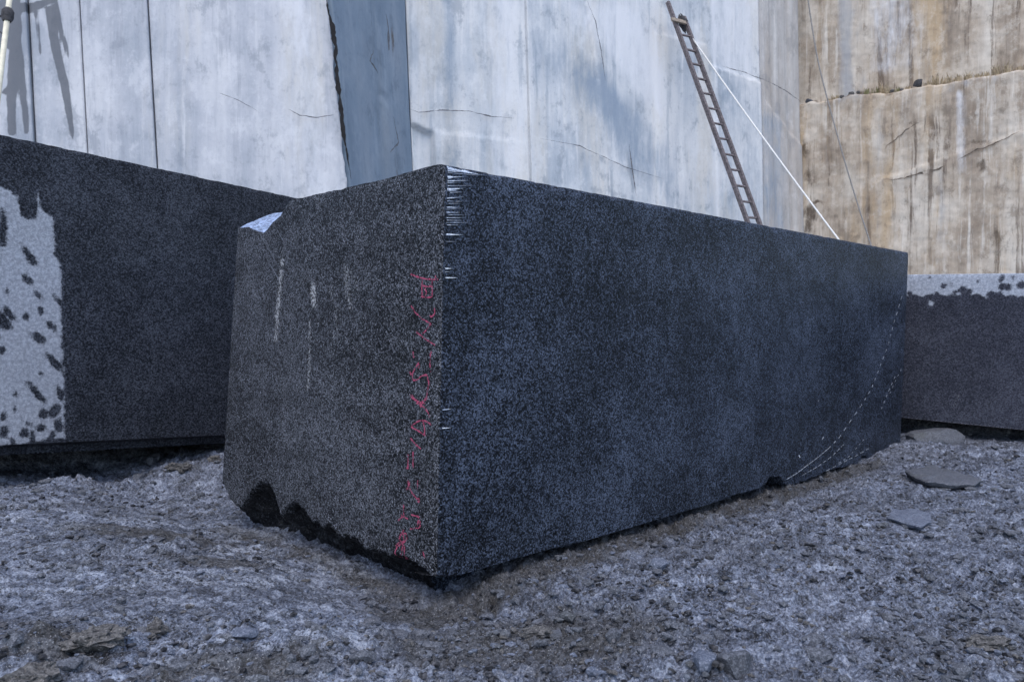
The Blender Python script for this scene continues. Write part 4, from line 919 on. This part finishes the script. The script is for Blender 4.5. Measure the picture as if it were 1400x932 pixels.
stone('stone', 1250, 763, (.03, .025, .022), 28, M_STONE, 'small dark pebble-like stone right of centre on the grit', 0, .6, .2)
stone('stone', 900, 800, (.045, .03, .02), 29, M_CLOD, 'brownish stone just below the small bluish chip', 0, .6, .35)
stone('stone', 1385, 664, (.05, .035, .025), 30, M_STONE, 'dark stone at the right edge beside the flat slab', 0, .6, .3)
rr = random.Random(17)
for i in range(14):                                         # rubble heaped in the gap between two blocks
    px, py = rr.uniform(205, 298), rr.uniform(628, 654); sz = rr.uniform(.025, .075)
    o = stone('rubble_stone', px, py, (sz, sz*rr.uniform(.6, .9), sz*rr.uniform(.5, .8)), 500+i, M_STONE if i % 3 else M_CLOD, 'angular rubble stone heaped between the tilted left block and the biggest block', 0, rr.uniform(0, 6), .2, (rr.uniform(-.4, .4), rr.uniform(-.4, .4)))
    o['group'] = 'rubble between the left and biggest blocks'
# gravel and grit too small to count
def gravel(name, n, smin, smax, mat, label, seed, region):
    r = np.random.default_rng(seed); P = []
    ico = bpy.data.meshes.new('tmp'); import bmesh
    bm = bmesh.new(); bmesh.ops.create_icosphere(bm, subdivisions=1, radius=1); bm.to_mesh(ico); bm.free()
    bv = np.array([v.co[:] for v in ico.vertices]); bf = np.array([p.vertices[:] for p in ico.polygons]); bpy.data.meshes.remove(ico)
    y = 2.2*np.exp(r.random(n)*math.log(region[1]/2.2)); x = (r.random(n)*2-1)*.72*y+.15
    a, b = in_block(x, y); ok = ~((a > -.02) & (a < LX) & (b > -.02) & (b < LY))
    keep = noise3(x*1.4, y*1.4, 0, seed) > -.25+.5*(x < -.3)*(y < 5)*r.random(n); ok &= keep
    x, y = x[ok], y[ok]; n = len(x); z = ground_z(x, y)
    s = smin*(smax/smin)**(r.random(n)**2.2)
    sh = r.uniform(.5, 1.4, (n, 1, 3))*np.array([1.1, .8, .5]); jit = 1+r.uniform(-.28, .28, (n, len(bv), 1))
    th = r.random(n)*6.283; c, sn = np.cos(th)[:, None], np.sin(th)[:, None]
    v = bv[None]*jit*sh*s[:, None, None]
    v = np.stack([v[..., 0]*c-v[..., 1]*sn, v[..., 0]*sn+v[..., 1]*c, v[..., 2]], -1)+np.stack([x, y, z+s*.18], -1)[:, None]
    F = bf[None]+(np.arange(n)*len(bv))[:, None, None]
    me = mesh_np(name, v.reshape(-1, 3), F.reshape(-1, 3), smooth=False, attrs={'pale': np.full(n*len(bv), -1.), 'streak': np.zeros(n*len(bv))})
    tag(link(name, me, mat), label, 'gravel', kind='stuff')
gravel('gravel', 650, .016, .050, M_STONE, 'coarse broken stone half buried in the quarry mud', 55, (2.2, 8))
gravel('gravel', 9000, .005, .032, M_STONE, 'grey gravel strewn over the quarry floor', 51, (2.2, 8))
gravel('gravel', 1600, .004, .020, M_CLOD, 'brownish mud crumbs strewn over the quarry floor', 52, (2.2, 8))
gravel('gravel', 11000, .005, .022, M_CHIP, 'black wet stone chips strewn over the quarry floor', 54, (2.2, 8))
gravel('gravel', 4000, .004, .022, M_STONE_BLUE, 'pale stone grit strewn over the quarry floor', 53, (2.2, 7))

# ---------------------------------------------------------------- what lives on the ledge of the right wall
def ledge_pt(s, off=.25):
    z = float(ledge(np.array([s]))[0]); p = PE0+dE*s-nE*off; return np.array([p[0], p[1], z])
def tuft(name, s, off, h, n, mat, label, cat, seed, lean=.5):
    r = random.Random(seed); b = ledge_pt(s, off); V = []; F = []
    for _ in range(n):
        a = r.uniform(0, 6.283); rr = r.uniform(0, .10); x, y = rr*math.cos(a), rr*math.sin(a); hh = h*r.uniform(.5, 1.1); ln = lean*hh*r.uniform(.2, 1); w = r.uniform(.006, .014); a2 = a+r.uniform(-.6, .6)
        sx, sy = -math.sin(a2)*w, math.cos(a2)*w; k = len(V)
        V += [(x-sx, y-sy, -.05), (x+sx, y+sy, -.05), (x+ln*.4*math.cos(a2)+sx*.7, y+ln*.4*math.sin(a2)+sy*.7, hh*.6), (x+ln*.4*math.cos(a2)-sx*.7, y+ln*.4*math.sin(a2)-sy*.7, hh*.6), (x+ln*math.cos(a2), y+ln*math.sin(a2), hh*.95)]
        F += [(k, k+1, k+2, k+3), (k+3, k+2, k+4)]
    me = bpy.data.meshes.new(name); me.from_pydata(V, [], F); o = link(name, me, mat, None, tuple(b)); tag(o, label, cat, 'grass tufts on the ledge of the brown wall'); return o
rr = random.Random(9)
def s_at(px): return we(px, 120)[0]
for i, (px, h) in enumerate(((1130, .14), (1141, .18), (1186, .22), (1196, .40), (1203, .45), (1212, .28), (1226, .24), (1238, .22), (1268, .22), (1277, .30), (1286, .26), (1297, .30), (1309, .28), (1322, .33), (1336, .28), (1348, .30), (1362, .34), (1376, .30), (1390, .34), (1404, .30))):
    gr = px in (1196, 1203, 1186, 1226)
    tuft('grass_tuft', s_at(px), rr.uniform(.12, .3), h*.75*rr.uniform(.5, 1.15), 40, M_HERB if gr and px != 1203 else M_GRASS, 'greenish tuft growing on the rock ledge of the brown wall' if gr and px != 1203 else 'dry straw-coloured grass tuft on the rock ledge of the brown wall', 'grass', 300+i)
b = ledge_pt(s_at(1254), .16)
o = link('rock', stone_mesh('rock', (.13, .11, .13), 71), M_RAG, None, (b[0], b[1], b[2]+.08)); tag(o, 'round dark rock sitting on the ledge of the brown wall', 'rock')
b = ledge_pt(s_at(1098)+.12, .15)
o = link('rock', stone_mesh('rock', (.10, .10, .09), 72), M_STONE, None, (b[0], b[1], b[2]+.05)); tag(o, 'small rock at the inner corner end of the ledge', 'rock')
for i, (px, sz) in enumerate(((1150, .06), (1162, .08), (1172, .06), (1218, .07), (1232, .05))):
    b = ledge_pt(s_at(px), .12); o = link('rock', stone_mesh('rock', (sz, sz*.8, sz*.8), 80+i), M_CLOD, None, (b[0], b[1], b[2]+sz*.4))
    tag(o, 'small pale rubble stone on the ledge left of the round dark rock', 'rock', 'rubble stones on the ledge')

scn.render.engine = 'CYCLES'
